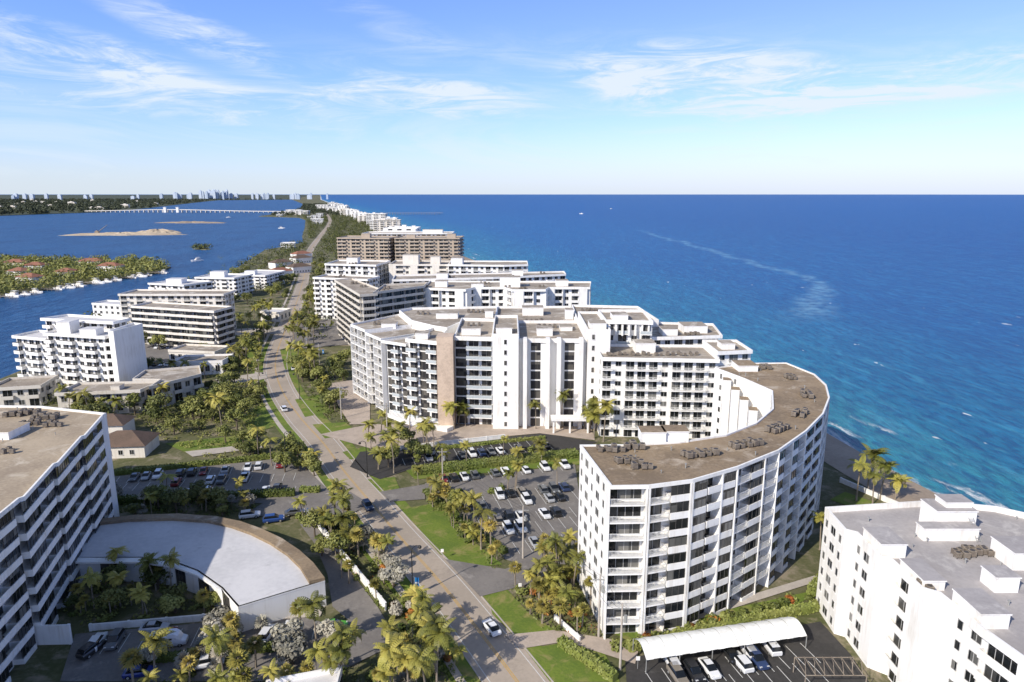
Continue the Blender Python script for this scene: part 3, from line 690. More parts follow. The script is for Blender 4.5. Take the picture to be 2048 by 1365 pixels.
patch('driveway',[(600,1050),(625,1045),(755,1215),(770,1240),(700,1245),(665,1215),(655,1150),(630,1090)],ASPH)
patch('driveway',[(760,985),(850,970),(850,1000),(780,1005)],ASPH)
patch('driveway',[(890,1120),(1010,1140),(1100,1110),(1170,1130),(1060,1170),(960,1195)],ASPH)
patch('driveway',[(540,1000),(700,985),(740,1010),(700,1030),(480,1035)],ASPH)
patch('car_park_ground',[(1250,1320),(1640,1245),(1700,1310),(1760,1400),(1255,1400)],ASPHN)
patch('driveway',[(1010,1272),(1110,1262),(1280,1290),(1270,1330),(1130,1285),(1040,1300)],PAVE)
patch('driveway',[(640,870),(740,850),(1180,850),(1190,882),(1080,868),(740,898)],PAVE)
patch('driveway',[(650,770),(710,760),(740,800),(740,850),(700,850)],PAVE)
patch('car_park_ground',[(250,690),(500,690),(480,730),(440,740),(240,740)],ASPH)
patch('driveway',[(430,760),(530,745),(535,758),(440,775)],CONC)
patch('driveway',[(440,660),(570,655),(566,668),(440,675)],CONC)
patch('paved_path',[(430,1230),(620,1225),(650,1215),(640,1235),(430,1250)],CONC)
patch('path',[(1270,1262),(1640,1150),(1650,1160),(1290,1275)],CONC,False)
patch('driveway',[(370,905),(520,888),(525,897),(385,915)],CONC)
patch('driveway',[(590,640),(700,640),(700,690),(580,700)],ASPH)
# ---------------------------------------------------------------- plants
def frond(m,az,el,L,droop,nl,wd,top,mat=0):
    c,s_=cos(az),sin(az); pts=[]; x=0;z=0;a=el
    for i in range(nl+1):
        pts.append((x,z,a)); st=L/nl; x+=cos(a)*st; z+=sin(a)*st; a-=droop/nl
    for i in range(nl):
        x0,z0,a0=pts[i]; x1,z1,_=pts[i+1]
        f=(i+1)/nl; ln=wd*sin(pi*min(1,.15+f*.82))**.7
        for sd in (-1,1):
            P=[(x0,0,z0),(x1-(x1-x0)*.35,0,z1-(z1-z0)*.35),(x1+ln*.35,sd*ln,z1-ln*.45),(x0+ln*.4,sd*ln,z0-ln*.5)]
            m.poly([(p[0]*c-p[1]*s_,p[0]*s_+p[1]*c,p[2]+top) for p in P],mat)
def mk_palm(seed,h,lf):
    rr=random.Random(seed); lean=rr.uniform(-1.2,1.2); t=MB()
    pts=[(lean*(k/7)**2,0,h*k/7) for k in range(8)]; t.tube(pts,[.26,.19,.17,.16,.15,.14,.14,.12],7)
    c=MB(); fl=rr.uniform(.85,1.15)
    for i in range(rr.randint(18,28)):
        el=rr.choice([1.2,.9,.6,.3,0,-.3]); c2=MB(); frond(c2,rr.uniform(0,2*pi),el,rr.uniform(2.4,3.5)*fl,rr.uniform(1.1,1.9),9,.62,h)
        c.add(c2,Matrix.Translation((lean,0,0)))
    for k in range(5):
        t_=rr.uniform(0,6.3); c.box(lean+.2*cos(t_)-.13,lean+.2*cos(t_)+.13,.2*sin(t_)-.13,.2*sin(t_)+.13,h-.45,h-.2,0)
    return dict(name='palm_tree',cat='palm tree',parts=[('trunk',t.mesh('trunk',[TRUNKM])),('crown',c.mesh('crown',[lf]))])
def mk_sabal(seed,h,lf):
    rr=random.Random(seed); t=MB(); t.tube([(0,0,0),(0,0,h*.5),(0.1,0,h)],[.24,.19,.22],7); c=MB()
    for i in range(44):
        az=rr.uniform(0,2*pi); el=math.asin(rr.uniform(-.55,1)); L=rr.uniform(1.1,1.6); n=5
        d=Vector((cos(az)*cos(el),sin(az)*cos(el),sin(el))); s=Vector((-sin(az),cos(az),0))
        o=Vector((.1,0,h+.2)); b0=o+d*.6
        for k in range(n):
            a=(k-(n-1)/2)*.42; e=b0+(d*cos(a)+s*sin(a))*L*rr.uniform(.8,1.1)-Vector((0,0,.25+abs(a)*.2)); q=(s*cos(a)-d*sin(a))*.18
            mid=b0+(e-b0)*.55
            c.poly([b0,mid-q,e,mid+q])
    return dict(name='palm_tree',cat='palm tree',parts=[('trunk',t.mesh('trunk',[TRUNKM])),('crown',c.mesh('crown',[lf]))])
def leafball(c,rr,cx,cy,cz,rx,rz,n,s):
    for i in range(n):
        z=rr.uniform(-.75,1); t=rr.uniform(0,2*pi); r=sqrt(max(0,1-z*z)); k=rr.uniform(.72,1.05)
        p=Vector((cx+rx*r*cos(t)*k,cy+rx*r*sin(t)*k,cz+rz*z*k)); nrm=Vector((r*cos(t),r*sin(t),z+.4))+Vector((rr.uniform(-.8,.8),rr.uniform(-.8,.8),rr.uniform(-.5,.8)))
        nrm.normalize(); a=nrm.orthogonal().normalized(); b=nrm.cross(a); q=rr.uniform(0,3.1); a,b=a*cos(q)+b*sin(q),b*cos(q)-a*sin(q)
        s1=s*rr.uniform(.6,1.3); s2=s1*rr.uniform(.45,.8)
        c.poly([p-a*s1,p-b*s2,p+a*s1,p+b*s2])
def mk_tree(seed,h,lf,spread=1.0):
    rr=random.Random(seed); t=MB(); t.tube([(0,0,0),(.1,0,h*.3),(0,.1,h*.55)],[.3,.22,.15],7)
    c=MB()
    for i in range(9):
        a=rr.uniform(0,6.3); r=rr.uniform(.3,1)*h*.32*spread; z=h*rr.uniform(.5,.85); q=rr.uniform(.14,.26)*h*spread
        t.tube([(0,0,h*.35),(r*.5*cos(a),r*.5*sin(a),z*.75),(r*cos(a),r*sin(a),z)],[.13,.09,.04],5)
        leafball(c,rr,r*cos(a),r*sin(a),z,q,q*.75,110,.36)
    return dict(name='tree',cat='tree',parts=[('trunk',t.mesh('trunk',[BARK])),('crown',c.mesh('crown',[lf]))])
def mk_shrub(seed,lf,name='shrub'):
    rr=random.Random(seed); c=MB()
    for i in range(4): leafball(c,rr,rr.uniform(-.6,.6),rr.uniform(-.6,.6),rr.uniform(.35,.8),.65,.6,45,.26)
    return c.mesh(name,[lf])
PALM=[mk_palm(i,h,PALML) for i,h in enumerate((7.5,9,10.5,6,8.2,5,9.6))]
SABAL=[mk_sabal(10+i,h,SABALL) for i,h in enumerate((4,5.2,6.5))]
SILV=[mk_sabal(20,2.5,SILVL),mk_sabal(21,3.4,SILVL),mk_tree(22,4.5,SILVL,1.3)]
TREE=[mk_tree(30+i,h,TREEL,s_) for i,(h,s_) in enumerate(((6,1.1),(7.5,1.1),(9,1.0),(5,1.4),(6.5,1.3),(4,1.5)))]
SHR=[mk_shrub(50+i,HEDGEL) for i in range(3)]; RSH=[mk_shrub(60+i,REDL) for i in range(2)]
LAB={'p':('green feather palm with a slender grey trunk','palms along the avenue and lots'),'s':('fan palm with a round yellow green crown','fan palms around the buildings'),
 'v':('low silvery grey foliage plant in a planting bed','silver plants in the beds'),'t':('dark green broadleaf tree with a spreading crown','broadleaf trees in the gardens')}
CNT={'p':0,'s':0,'v':0,'t':0}; SETS={'p':PALM,'s':SABAL,'v':SILV,'t':TREE}
def spawn(pr,loc,rz,sc_,label,group,color=None,tilt=0):
    r=thing(pr['name'],label,pr['cat'],loc,group=group); r.rotation_euler=(R.uniform(-tilt,tilt),R.uniform(-tilt,tilt),rz); r.scale=(sc_,)*3
    for nm,me,*l in pr['parts']:
        o=bpy.data.objects.new(nm,me); o.parent=r; COL.objects.link(o)
        if l: o.location=l[0]
        if color: o.color=color
    return r
LIM={'p':220,'s':79,'v':40,'t':298}
def tree(kind,x,y,s_=None):
    if CNT[kind]>=LIM[kind]: return
    CNT[kind]+=1
    spawn(R.choice(SETS[kind]),(x,y,0),R.uniform(0,6.3),s_ or R.uniform(.8,1.25),LAB[kind][0],LAB[kind][1],tilt=.07)
SC=[0]
def shrub(x,y,red=False,s_=1.0):
    if SC[0]>290: return
    SC[0]+=1
    top('shrub',R.choice(RSH if red else SHR),(x,y,0),R.uniform(0,6),s_*R.uniform(.7,1.3),'red and orange leafed shrub in a planting bed' if red else 'small green leafy shrub in a planting bed','shrub','shrubs in the planting beds')
def free(x,y,rd=7,hard=True,mb=1.0):
    if roaddist(x,y)<rd: return False
    for p in FOOT:
        if inpoly(x,y,p): return False
    if hard:
        for p in HARD:
            if inpoly(x,y,p): return False
    return True
def scatter(pts,kinds,n,world=False,rd=6.2,hard=True,smin=.8,smax=1.2):
    P=pts if world else [G(*p) for p in pts]; xs=[p[0] for p in P]; ys=[p[1] for p in P]; k=0
    for _ in range(n*14):
        x=R.uniform(min(xs),max(xs)); y=R.uniform(min(ys),max(ys))
        if inpoly(x,y,P) and free(x,y,rd,hard):
            c=R.choice(kinds); sz=R.uniform(smin,smax)
            if c=='h': shrub(x,y,False,sz*1.3)
            elif c=='r': shrub(x,y,True,sz*1.2)
            else: tree(c,x,y,sz)
            k+=1
            if k>=n: return
def cover(zones,mat,label,dens,size=.28,hgt=.5,hard=True,rd=6.5):
    m=MB()
    for pts in zones:
        P=[G(*p) for p in pts]; xs=[p[0] for p in P]; ys=[p[1] for p in P]
        for _ in range(int(dens*(max(xs)-min(xs))*(max(ys)-min(ys)))):
            x=R.uniform(min(xs),max(xs)); y=R.uniform(min(ys),max(ys))
            if inpoly(x,y,P) and free(x,y,rd,hard): leafball(m,R,x,y,.1,R.uniform(.5,1.0),R.uniform(.4,1.1)*hgt*2,16,size)
    o=obj('ground_cover',m.mesh('ground_cover',[mat])); o['kind']='stuff'; o['label']=label; o['category']='plants'
bedL=[(640,1000),(700,1010),(960,1290),(880,1365),(760,1230),(650,1080),(615,1030)]
bedR=[(830,965),(900,1000),(1010,1125),(985,1135),(930,1080),(860,1010)]
bedC=[(1015,1170),(1150,1140),(1215,1290),(1100,1262),(1050,1225)]
court=[(80,1140),(380,1140),(440,1180),(440,1235),(80,1250)]
mid=[(200,1000),(640,990),(640,1030),(480,1035),(200,1035)]
west=[(230,790),(480,780),(520,870),(330,880),(300,860)]
bot=[(250,1325),(640,1335),(900,1290),(960,1365),(900,1420),(250,1420)]
wn=[(430,720),(540,740),(540,800),(500,850),(440,800)]
cover([bedL,bedC,bot],HEDGEL,'low green planting filling the roadside beds',.6,.22)
cover([bedR,mid,[(600,780),(690,720),(720,850),(640,840)],[(595,1035),(625,1035),(700,1120),(690,1160)]],HEDGEL,'low green planting between the car parks',.4,.26)
cover([court,west,wn,[(340,880),(640,890),(640,920),(400,915)]],TREEL,'dark shrubbery in shaded gardens',.3,.3,.7)
cover([[(1060,1190),(1130,1190),(1210,1290),(1140,1270)],[(630,1040),(660,1040),(760,1190),(740,1190)]],REDL,'red and orange croton planting',.18,.2)
scatter(bedL,'ppshrhhhvp',74,smin=.5,smax=.95)
scatter(bedR,'pppsshht',36,smin=.5,smax=.95)
scatter(bedC,'ppsshhrrp',46,smin=.5,smax=.9,rd=7)
scatter([(1040,1120),(1150,1100),(1170,1150),(1090,1150)],'pps',7,hard=False,smin=.6,smax=.9)
scatter([(595,1035),(620,1035),(720,1180),(670,1180)],'ptsh',12,hard=False,smin=.5,smax=.8)
scatter(bot,'ppshhvsp',60,hard=False,smin=.5,smax=.95)
scatter([(380,1230),(640,1250),(700,1290),(560,1365),(400,1330)],'svvvph',22,hard=False,smin=.6,smax=.95)
scatter(court,'thhshp',36,smin=.45,smax=.8)
scatter(mid,'tshhvtp',44,smin=.45,smax=.85)
scatter([(400,880),(620,900),(640,950),(600,990),(520,930)],'ptt',18,hard=False,smin=.6,smax=.9)
scatter(west,'pttts',40,smin=.6,smax=1.1)
scatter([(100,820),(230,830),(230,900),(340,930),(280,900)],'ptt',16,smin=.7,smax=1.1)
scatter([(590,740),(690,720),(720,850),(640,840)],'tttps',34,smin=.6,smax=1.1)
scatter([(735,870),(860,860),(870,900),(820,960),(750,940)],'pppt',20,hard=False,smin=.7,smax=1.1)
scatter([(860,850),(1180,845),(1180,858),(860,862)],'ps',11,hard=False,smin=.8,smax=1.1)
scatter([(1160,845),(1215,850),(1210,895),(1170,885)],'p',6,hard=False,smin=1,smax=1.2)
scatter([(820,915),(1150,885),(1155,925),(830,950)],'sph',24,hard=False,smin=.6,smax=.85)
scatter([(870,990),(1150,960),(1150,975),(880,1003)],'sph',14,hard=False,smin=.6,smax=.85)
scatter([(260,660),(520,640),(540,760),(420,760),(300,760)],'ttpps',44,smin=.6,smax=1.0)
scatter(wn,'ttp',12,smin=.7,smax=1.1)
for (u,v) in ((1310,1262),(1360,1280),(1418,1240),(1440,1235),(1400,1250),(1530,1230),(1560,1212),(1635,1140)):
    x,y=G(u,v); tree('s',x,y,1.0)
for (u,v,s_) in ((1712,1003,1.1),(1735,985,1.3),(1760,1000,1.1),(1790,1000,1.0),(1745,1010,.9),(1470,905,1.1),(1640,1100,.9)):
    x,y=G(u,v); tree('p',x,y,s_)
for i in range(34):
    t=i/33; x,y=G(1235+t*410,1300-t*110); shrub(x+R.uniform(-1,1),y+R.uniform(-.6,.6),R.random()<.1,1.0)
for i in range(130):
    y=255+ (i/130)**1.3*500; s1=R.choice([-1,1]); o=s1*R.uniform(6.5,22 if s1<0 else 17); x=interp(RCi,y)+o
    if free(x,y,6.0,False): tree(R.choice('ttppp'),x,y,R.uniform(.8,1.2))
for i in range(60):
    y=R.uniform(300,640); x=R.uniform(interp(Wcoast,y)+5,interp(RCi,y)-10)
    if free(x,y,7,False): tree('t',x,y,R.uniform(.8,1.2))
def wood(name,label,pts_n,size,mat=None):
    m=MB(); rr=random.Random(5)
    for (x,y,h) in pts_n: leafball(m,rr,x,y,h*.5,h*.62,h*.5,34,size*h/8)
    o=obj(name,m.mesh(name,[mat or TREEL])); o['kind']='stuff'; o['label']=label; o['category']='trees'
P=[]
for _ in range(110):
    for zone in (west,wn,[(250,640),(560,620),(560,760),(250,760)],[(60,800),(230,810),(230,860),(60,850)],[(400,500),(600,520),(560,640),(470,640)]):
        Q=[G(*p) for p in zone]; x=R.uniform(min(p[0] for p in Q),max(p[0] for p in Q)); y=R.uniform(min(p[1] for p in Q),max(p[1] for p in Q))
        if inpoly(x,y,Q) and free(x,y,9): P.append((x,y,R.uniform(3,5.5)))
wood('garden_woodland','dense mixed garden trees between low apartment buildings',P,.55)
P=[]
for _ in range(2300):
    y=330+(R.random()**1.2)*2000; x=R.uniform(interp(Wcoast,y)+4,interp(Ecoast,y)-35)
    if y<500 and (x>interp(RCi,y)+25 or R.random()<.5): continue
    if abs(x-interp(RCi,y))>7.5 and free(x,y,0,False): P.append((x,y,R.uniform(5,9)))
wood('avenue_woodland','dark green belt of trees lining the long avenue',P,.9)
P=[]
for _ in range(3000):
    x=R.uniform(-700,-335); y=R.uniform(450,780)
    if inpoly(x,y,pen) and free(x,y,0,False): P.append((x,y,R.uniform(5,9)))
wood('peninsula_woodland','dense dark trees around waterfront villas',P,1.0)
P=[(-419+R.uniform(-10,10),930+R.uniform(-10,10),R.uniform(5,8)) for _ in range(22)]
wood('mangrove','small round mangrove islet standing in the lagoon',P,1.0)
P=[]
for _ in range(3600):
    y=2000+R.random()**1.5*7500; x=-R.uniform(.28,.80)*y
    if inpoly(x,y,main): P.append((x,y,R.uniform(12,22)))
for _ in range(500):
    y=R.uniform(2350,4800); x=R.uniform(interp(Wcoast,y)+6,interp(Ecoast,y)-40); P.append((x,y,R.uniform(9,14)))
wood('mainland_woodland','hazy dark treeline across the lagoon',P,1.8,FARL)
def hedge(A,B,w,h,label='clipped green hedge along the car park'):
    a=Vector(G(*A)); b=Vector(G(*B)); L=(b-a).length; d=(b-a)/L; m=MB()
    ang=atan2(d.y,d.x); M=Matrix.Translation((a.x,a.y,0))@Matrix.Rotation(ang,4,'Z')
    m.box(0,L,-w/2+.15,w/2-.15,0,h-.15,0,M); rr=R
    for _ in range(int(L*(w+2*h)*7)):
        f=rr.random(); x=rr.uniform(0,L)
        if f<w/(w+2*h): p=(x,rr.uniform(-w/2,w/2),h+rr.uniform(-.15,.12))
        else: p=(x,rr.choice([-1,1])*(w/2+rr.uniform(-.12,.1)),rr.uniform(.1,h))
        c=M@Vector(p); q=Vector((rr.uniform(-1,1),rr.uniform(-1,1),rr.uniform(-1,1))).normalized(); r_=q.orthogonal().normalized()
        m.poly([c-q*.26,c-r_*.16,c+q*.26,c+r_*.16],0)
    o=obj('hedge',m.mesh('hedge',[HEDGEL])); o['label']=label; o['category']='hedge'; return o
hedge((825,948),(1155,912),4.0,1.6); hedge((230,1008),(590,992),1.6,1.8); hedge((600,985),(640,985),1.5,1.5)
hedge((1255,1302),(1640,1218),1.6,1.4,'clipped green hedge at the foot of the curved tower')
hedge((1620,1190),(1668,1130),1.4,1.4,'clipped green hedge beside the curved tower'); hedge((850,985),(1010,1110),1.5,1.1)
hedge((250,1330),(560,1300),1.4,1.3); hedge((1120,1290),(1230,1365),1.5,1.6); hedge((880,900),(1090,878),1.2,1.0)
hedge((230,950),(590,912),1.4,1.3)
def wall_(A,B,h,t=.25,label='low white garden wall beside the planting'):
    a=Vector(G(*A)); b=Vector(G(*B)); L=(b-a).length; ang=atan2(b.y-a.y,b.x-a.x); M=Matrix.Translation((a.x,a.y,0))@Matrix.Rotation(ang,4,'Z')
    m=MB(); m.box(0,L,-t/2,t/2,0,h-.1,0,M); m.box(-.05,L+.05,-t/2-.05,t/2+.05,h-.1,h,0,M)
    for i in range(int(L/6)+1): m.box(i*6-.02,i*6+.38,-t/2-.08,t/2+.08,0,h+.1,0,M)
    o=obj('garden_wall',m.mesh('garden_wall',[WHITE])); o['label']=label; o['category']='wall'
wall_((615,1030),(772,1222),1.6); wall_((1680,965),(1900,1060),1.3,label='white sea wall between lawn and beach'); wall_((770,905),(1010,878),1.4)
wall_((65,1290),(145,1288),3.5,label='white courtyard wall at the tower base'); wall_((180,1262),(430,1240),1.2); wall_((1110,1240),(1160,1285),1.0)
# ---------------------------------------------------------------- vehicles
def loft(m,sec,mat=0):
    n=len(m.v); k=8
    for (x,w,z0,z1) in sec:
        m.v+=[(x,-w*.92,z0),(x,w*.92,z0),(x,w,z0+(z1-z0)*.3),(x,w,z0+(z1-z0)*.75),(x,w*.86,z1),(x,-w*.86,z1),(x,-w,z0+(z1-z0)*.75),(x,-w,z0+(z1-z0)*.3)]
    for i in range(len(sec)-1):
        for j in range(k):
            j2=(j+1)%k; m.f.append((n+i*k+j,n+i*k+j2,n+(i+1)*k+j2,n+(i+1)*k+j)); m.m.append(mat)
    m.f.append(tuple(n+j for j in range(k))[::-1]); m.m.append(mat); m.f.append(tuple(n+(len(sec)-1)*k+j for j in range(k))); m.m.append(mat)
def wheel():
    m=MB(); m.tube([(0,-.11,0),(0,.11,0)],[.34,.34],14,0); m.tube([(0,-.13,0),(0,.13,0)],[.2,.2],10,1); return m.mesh('wheel',[BLACK,METAL])
WH=wheel()
def lampm():
    m=MB(); m.box(-.08,.06,-.2,.2,-.07,.07); return m.mesh('headlight',[LAMPM])
HL=lampm()
def mk_car(kind):
    b=MB(); g=MB()
    if kind=='sedan':
        loft(b,[(-2.3,.7,.4,.8),(-2.15,.85,.28,.95),(-1.3,.9,.22,.98),(.9,.9,.22,.95),(1.9,.86,.25,.80),(2.25,.72,.35,.66)])
        loft(g,[(-1.75,.70,.9,.96),(-1.05,.72,.9,1.38),(.25,.72,.9,1.40),(1.1,.70,.88,.95)]); b.box(-1.0,.2,-.56,.56,1.385,1.43)
    elif kind=='suv':
        loft(b,[(-2.3,.8,.45,1.0),(-2.2,.9,.3,1.1),(-1.3,.94,.27,1.12),(.9,.94,.27,1.08),(1.9,.9,.3,1.0),(2.3,.78,.4,.8)])
        loft(g,[(-2.15,.78,1.0,1.14),(-1.8,.78,1.0,1.62),(.3,.78,1.0,1.66),(1.1,.74,1.0,1.1)]); b.box(-1.8,.25,-.64,.64,1.64,1.70)
    elif kind=='van':
        loft(b,[(-2.8,.95,.4,2.2),(-2.7,1.0,.32,2.4),(1.0,1.0,.32,2.4),(1.55,.97,.32,2.0),(2.0,.95,.32,1.3),(2.7,.85,.36,1.0)])
        loft(g,[(.2,1.01,1.35,1.95),(1.2,.99,1.35,1.9),(1.75,.88,1.3,1.65)])
    else:
        loft(b,[(-2.7,.9,.5,1.05),(-2.6,.97,.4,1.1),(-.7,.97,.4,1.1),(1.2,.97,.4,1.15),(2.5,.93,.4,1.1),(2.75,.8,.5,.95)])
        loft(g,[(-.8,.84,1.08,1.2),(-.7,.84,1.08,1.75),(.6,.82,1.08,1.78),(1.3,.78,1.08,1.2)]); b.box(-.68,.55,-.7,.7,1.76,1.83)
        g.box(-2.5,-.95,-.75,.75,1.1,1.13)
    wx=(-1.4,1.4) if kind in('sedan','suv') else (-1.8,1.75)
    parts=[('body',b.mesh('body',[CARP])),('window',g.mesh('window',[CGLASS]))]
    for x in wx:
        for y in (-.82,.82): parts.append(('wheel',WH,(x,y,.34)))
    hx={'sedan':2.12,'suv':2.18,'van':2.62,'truck':2.62}[kind]
    for y in (-.6,.6): parts.append(('headlight',HL,(hx,y,.68 if kind=='sedan' else .85)))
    return dict(name='parked_car',cat='car',parts=parts)
CARS={k:mk_car(k) for k in('sedan','suv','van','truck')}
CC=[((.75,.75,.74),'white')]*5+[((.38,.385,.39),'silver')]*2+[((.02,.02,.022),'black')]*3+[((.10,.105,.11),'grey')]*2+[((.03,.05,.12),'dark blue'),((.20,.02,.02),'red'),((.22,.19,.15),'beige')]
def car(x,y,rz,kind=None,col=None,cname=None,where='in a marked bay of the car park',name='parked_car'):
    kind=kind or R.choice(['sedan','sedan','suv','suv','truck'][:5] if R.random()<.3 else ['sedan','suv'])
    if col is None: col,cname=R.choice(CC)
    p=dict(CARS[kind]); p['name']=name; kn={'sedan':'saloon car','suv':'utility car','van':'van','truck':'pickup truck'}[kind]; p['cat']={'van':'van','truck':'truck'}.get(kind,'car')
    return spawn(p,(x,y,.13),rz,1.0,'%s %s %s'%(cname,kn,where),'cars in the parking lots' if name=='parked_car' else 'cars driving on the road',(*col,1))
MK=MB()
def row(A,B,prob,side_=1,dep=5.0,cars=True):
    a=Vector(G(*A)); b=Vector(G(*B)); L=(b-a).length; d=(b-a)/L; n=Vector((-d.y,d.x))*side_; k=int(L/2.75); ang=atan2(d.y,d.x)
    for i in range(k+1):
        p=a+d*(i*2.75); q=p+n*dep; w=d*.06
        MK.poly([(p.x-w.x,p.y-w.y,.21),(p.x+w.x,p.y+w.y,.21),(q.x+w.x,q.y+w.y,.21),(q.x-w.x,q.y-w.y,.21)][::1],0)
        if i<k and R.random()<prob:
            c=p+d*1.37+n*(dep*.5+R.uniform(-.2,.3)); car(c.x,c.y,ang+pi/2+(pi if R.random()<.5 else 0)+R.uniform(-.04,.04))
row((920,922),(1110,900),.6); row((830,905),(1075,878),.1,-1); row((790,935),(900,922),.2)
row((880,972),(1150,940),.65); row((925,1010),(1150,985),.5,-1); row((925,1012),(1150,987),.6,1)
row((965,1060),(1155,1035),.65,1); row((975,1058),(1155,1033),.5,-1) ; row((1040,1110),(1160,1090),.3,1)
row((240,955),(580,925),.65,-1); row((240,985),(590,962),.5,1); row((300,1005),(620,990),.3,1)
row((190,1275),(420,1255),.5,-1); row((520,1290),(640,1280),.35,1); row((1290,1345),(1620,1285),.35,-1); row((1290,1380),(1640,1320),.15,-1)
row((260,735),(480,735),.5,1); row((270,700),(480,700),.4,1)
struct('bay_marking',MK,[WPAINT])
for (u,v,k,c,nm,dh) in ((983,1262,'sedan',(.78,.78,.78),'white',0),(736,1018,'suv',(.02,.035,.08),'dark blue',pi),(568,822,'suv',(.75,.75,.75),'white',0),(587,740,'sedan',(.7,.7,.7),'white',0)):
    x,y=G(u,v); i=min(range(len(RC)-1),key=lambda i:hypot(RC[i][0]-x,RC[i][1]-y)); a,b_=RC[i],RC[i+1]; h_=atan2(b_[1]-a[1],b_[0]-a[0])
    car(x,y,h_+dh,k,c,nm,'driving along the two lane road','moving_car')
for (u,v,k,c,nm,a) in ((340,1292,'van',(.75,.76,.8),'white',.2),(310,1262,'sedan',(.5,.5,.53),'silver',.15),(535,1275,'suv',(.7,.7,.7),'white',1.5),(668,1258,'sedan',(.12,.42,.03),'bright green',.1),(185,1306,'suv',(.03,.03,.03),'black',1.3),(280,1352,'sedan',(.02,.04,.20),'blue',.2),(412,1335,'truck',(.75,.75,.75),'white',.3),(548,1044,'suv',(.02,.06,.22),'blue',.3),(590,1030,'sedan',(.1,.1,.1),'grey',.3),(500,1036,'suv',(.75,.75,.75),'white',.3),(1345,1335,'suv',(.7,.7,.7),'white',1.7),(1460,1315,'sedan',(.02,.02,.02),'black',1.7),(1495,1308,'suv',(.7,.7,.7),'white',1.7),(1540,1300,'suv',(.75,.75,.75),'white',1.7)):
    x,y=G(u,v); car(x,y,a,k,c,nm,'parked on the asphalt near palms')
# ---------------------------------------------------------------- street furniture
def lamp(u,v,ang):
    x,y=G(u,v); r=thing('street_lamp','black street lamp with curved arm beside the road','street lamp',(x,y,0),group='street lamps along the road'); r.rotation_euler=(0,0,ang)
    m=MB(); m.tube([(0,0,0),(0,0,.9)],[.22,.16],8); m.tube([(0,0,.9),(0,0,9)],[.12,.09],8)
    m.tube([(0,0,9),(.15,0,9.7),(.8,0,10.1),(1.5,0,9.9)],[.08,.07,.06,.06],6); obj('pole',m.mesh('pole',[DARKM]),r)
    m=MB(); m.tube([(1.6,0,9.95),(1.6,0,9.7),(1.6,0,9.4)],[.12,.35,.3],10); obj('lamp_shade',m.mesh('lamp_shade',[DARKM]),r)
for (u,v,a) in ((573,935,.5),(672,1062,.5),(826,1195,.5),(735,955,3.6),(600,800,3.6),(520,800,.5),(505,700,.3)): lamp(u,v,a)
PO=[]
def pole(u,v,h=11.5):
    x,y=G(u,v); r=thing('utility_pole','grey concrete utility pole with crossarm and wires','utility pole',(x,y,0),group='utility poles along the road')
    m=MB(); m.tube([(0,0,0),(0,0,h)],[.2,.12],8); obj('post',m.mesh('post',[CONC]),r)
    m=MB(); m.box(-1.2,1.2,-.07,.07,h-1,h-.85); m.tube([(.5,-.3,h-3),(.5,-.3,h-1.9)],[.28,.28],10); obj('crossarm',m.mesh('crossarm',[METAL]),r); PO.append((x,y,h))
for p in ((1240,1340),(1197,1275),(1046,1118),(886,985),(775,880),(683,838),(640,742),(614,700),(600,650)): pole(*p)
for (a,b_) in zip(PO,PO[1:]):
    for o_ in (-1.1,0,1.1):
        m=MB(); pts=[(a[0]+(b_[0]-a[0])*t/10+o_,a[1]+(b_[1]-a[1])*t/10,10.6-1.2*4*(t/10)*(1-t/10)) for t in range(11)]
        m.tube(pts,[.025]*11,4); o=obj('overhead_wire',m.mesh('overhead_wire',[DARKM])); o['label']='thin dark overhead wire strung between utility poles'; o['category']='wire'; o['group']='overhead wires'
r=thing('carport','long white arched canvas carport over parked cars','carport',(*G(1450,1290),0))
A=Vector((20.5,91.5)); B=Vector((48.6,97.6)); L=(B-A).length; d=(B-A)/L; n=Vector((-d.y,d.x)); m=MB(); N=10; W=5.2
for k in range(int(L/1.2)):
    for i in range(N):
        t0,t1=i/N,(i+1)/N; zf=lambda t:2.5+1.15*sin(pi*t)+(.06 if k%2 else 0)
        P=[A+d*(k*1.2)+n*W*t0,A+d*((k+1)*1.2)+n*W*t0,A+d*((k+1)*1.2)+n*W*t1,A+d*(k*1.2)+n*W*t1]; Z=[zf(t0),zf(t0),zf(t1),zf(t1)]
        m.poly([(p.x,p.y,z) for p,z in zip(P,Z)])
part('canopy',m,[CANVAS],r)
for k in range(0,6):
    for t in (0,1):
        p=A+d*(L-1.2)*k/5+n*W*t; m=MB(); m.tube([(p.x,p.y,0),(p.x,p.y,2.55)],[.07,.07],6); part('post',m,[METAL],r)
x,y=G(1650,1365); r=thing('metal_frame','weathered lattice metal canopy frame near the parking','frame',(x,y,0)); m=MB()
for i in range(7):
    m.box(-4+i*1.4,-3.9+i*1.4,-2,2,2.8,2.9); m.tube([(-4+i*1.4,-2,2.8),(-3.3+i*1.4,0,3.5),(-2.6+i*1.4,2,2.8)],[.05]*3,4)
m.box(-4,5,-2.05,-1.95,2.7,2.8); m.box(-4,5,1.95,2.05,2.7,2.8)
for px in (-4,5):
    for py in (-2,2): m.tube([(px,py,0),(px,py,2.8)],[.08,.08],6)
obj('lattice',m.mesh('lattice',[RUST]),r)
BBL=flat('banner_blue',(.02,.20,.50))
for (u,v) in ((830,1190),(645,715),(612,690)):
    x,y=G(u,v); r=thing('banner_sign','blue and white banner sign on a short pole','sign',(x,y,0)); m=MB(); m.tube([(0,0,0),(0,0,3.6)],[.05,.05],6); obj('post',m.mesh('post',[METAL]),r)
    m=MB(); m.box(.06,.8,-.02,.02,1.8,3.5,0); m.box(.15,.7,-.03,.03,2.3,2.6,1); obj('banner',m.mesh('banner',[BBL,WHITE]),r)
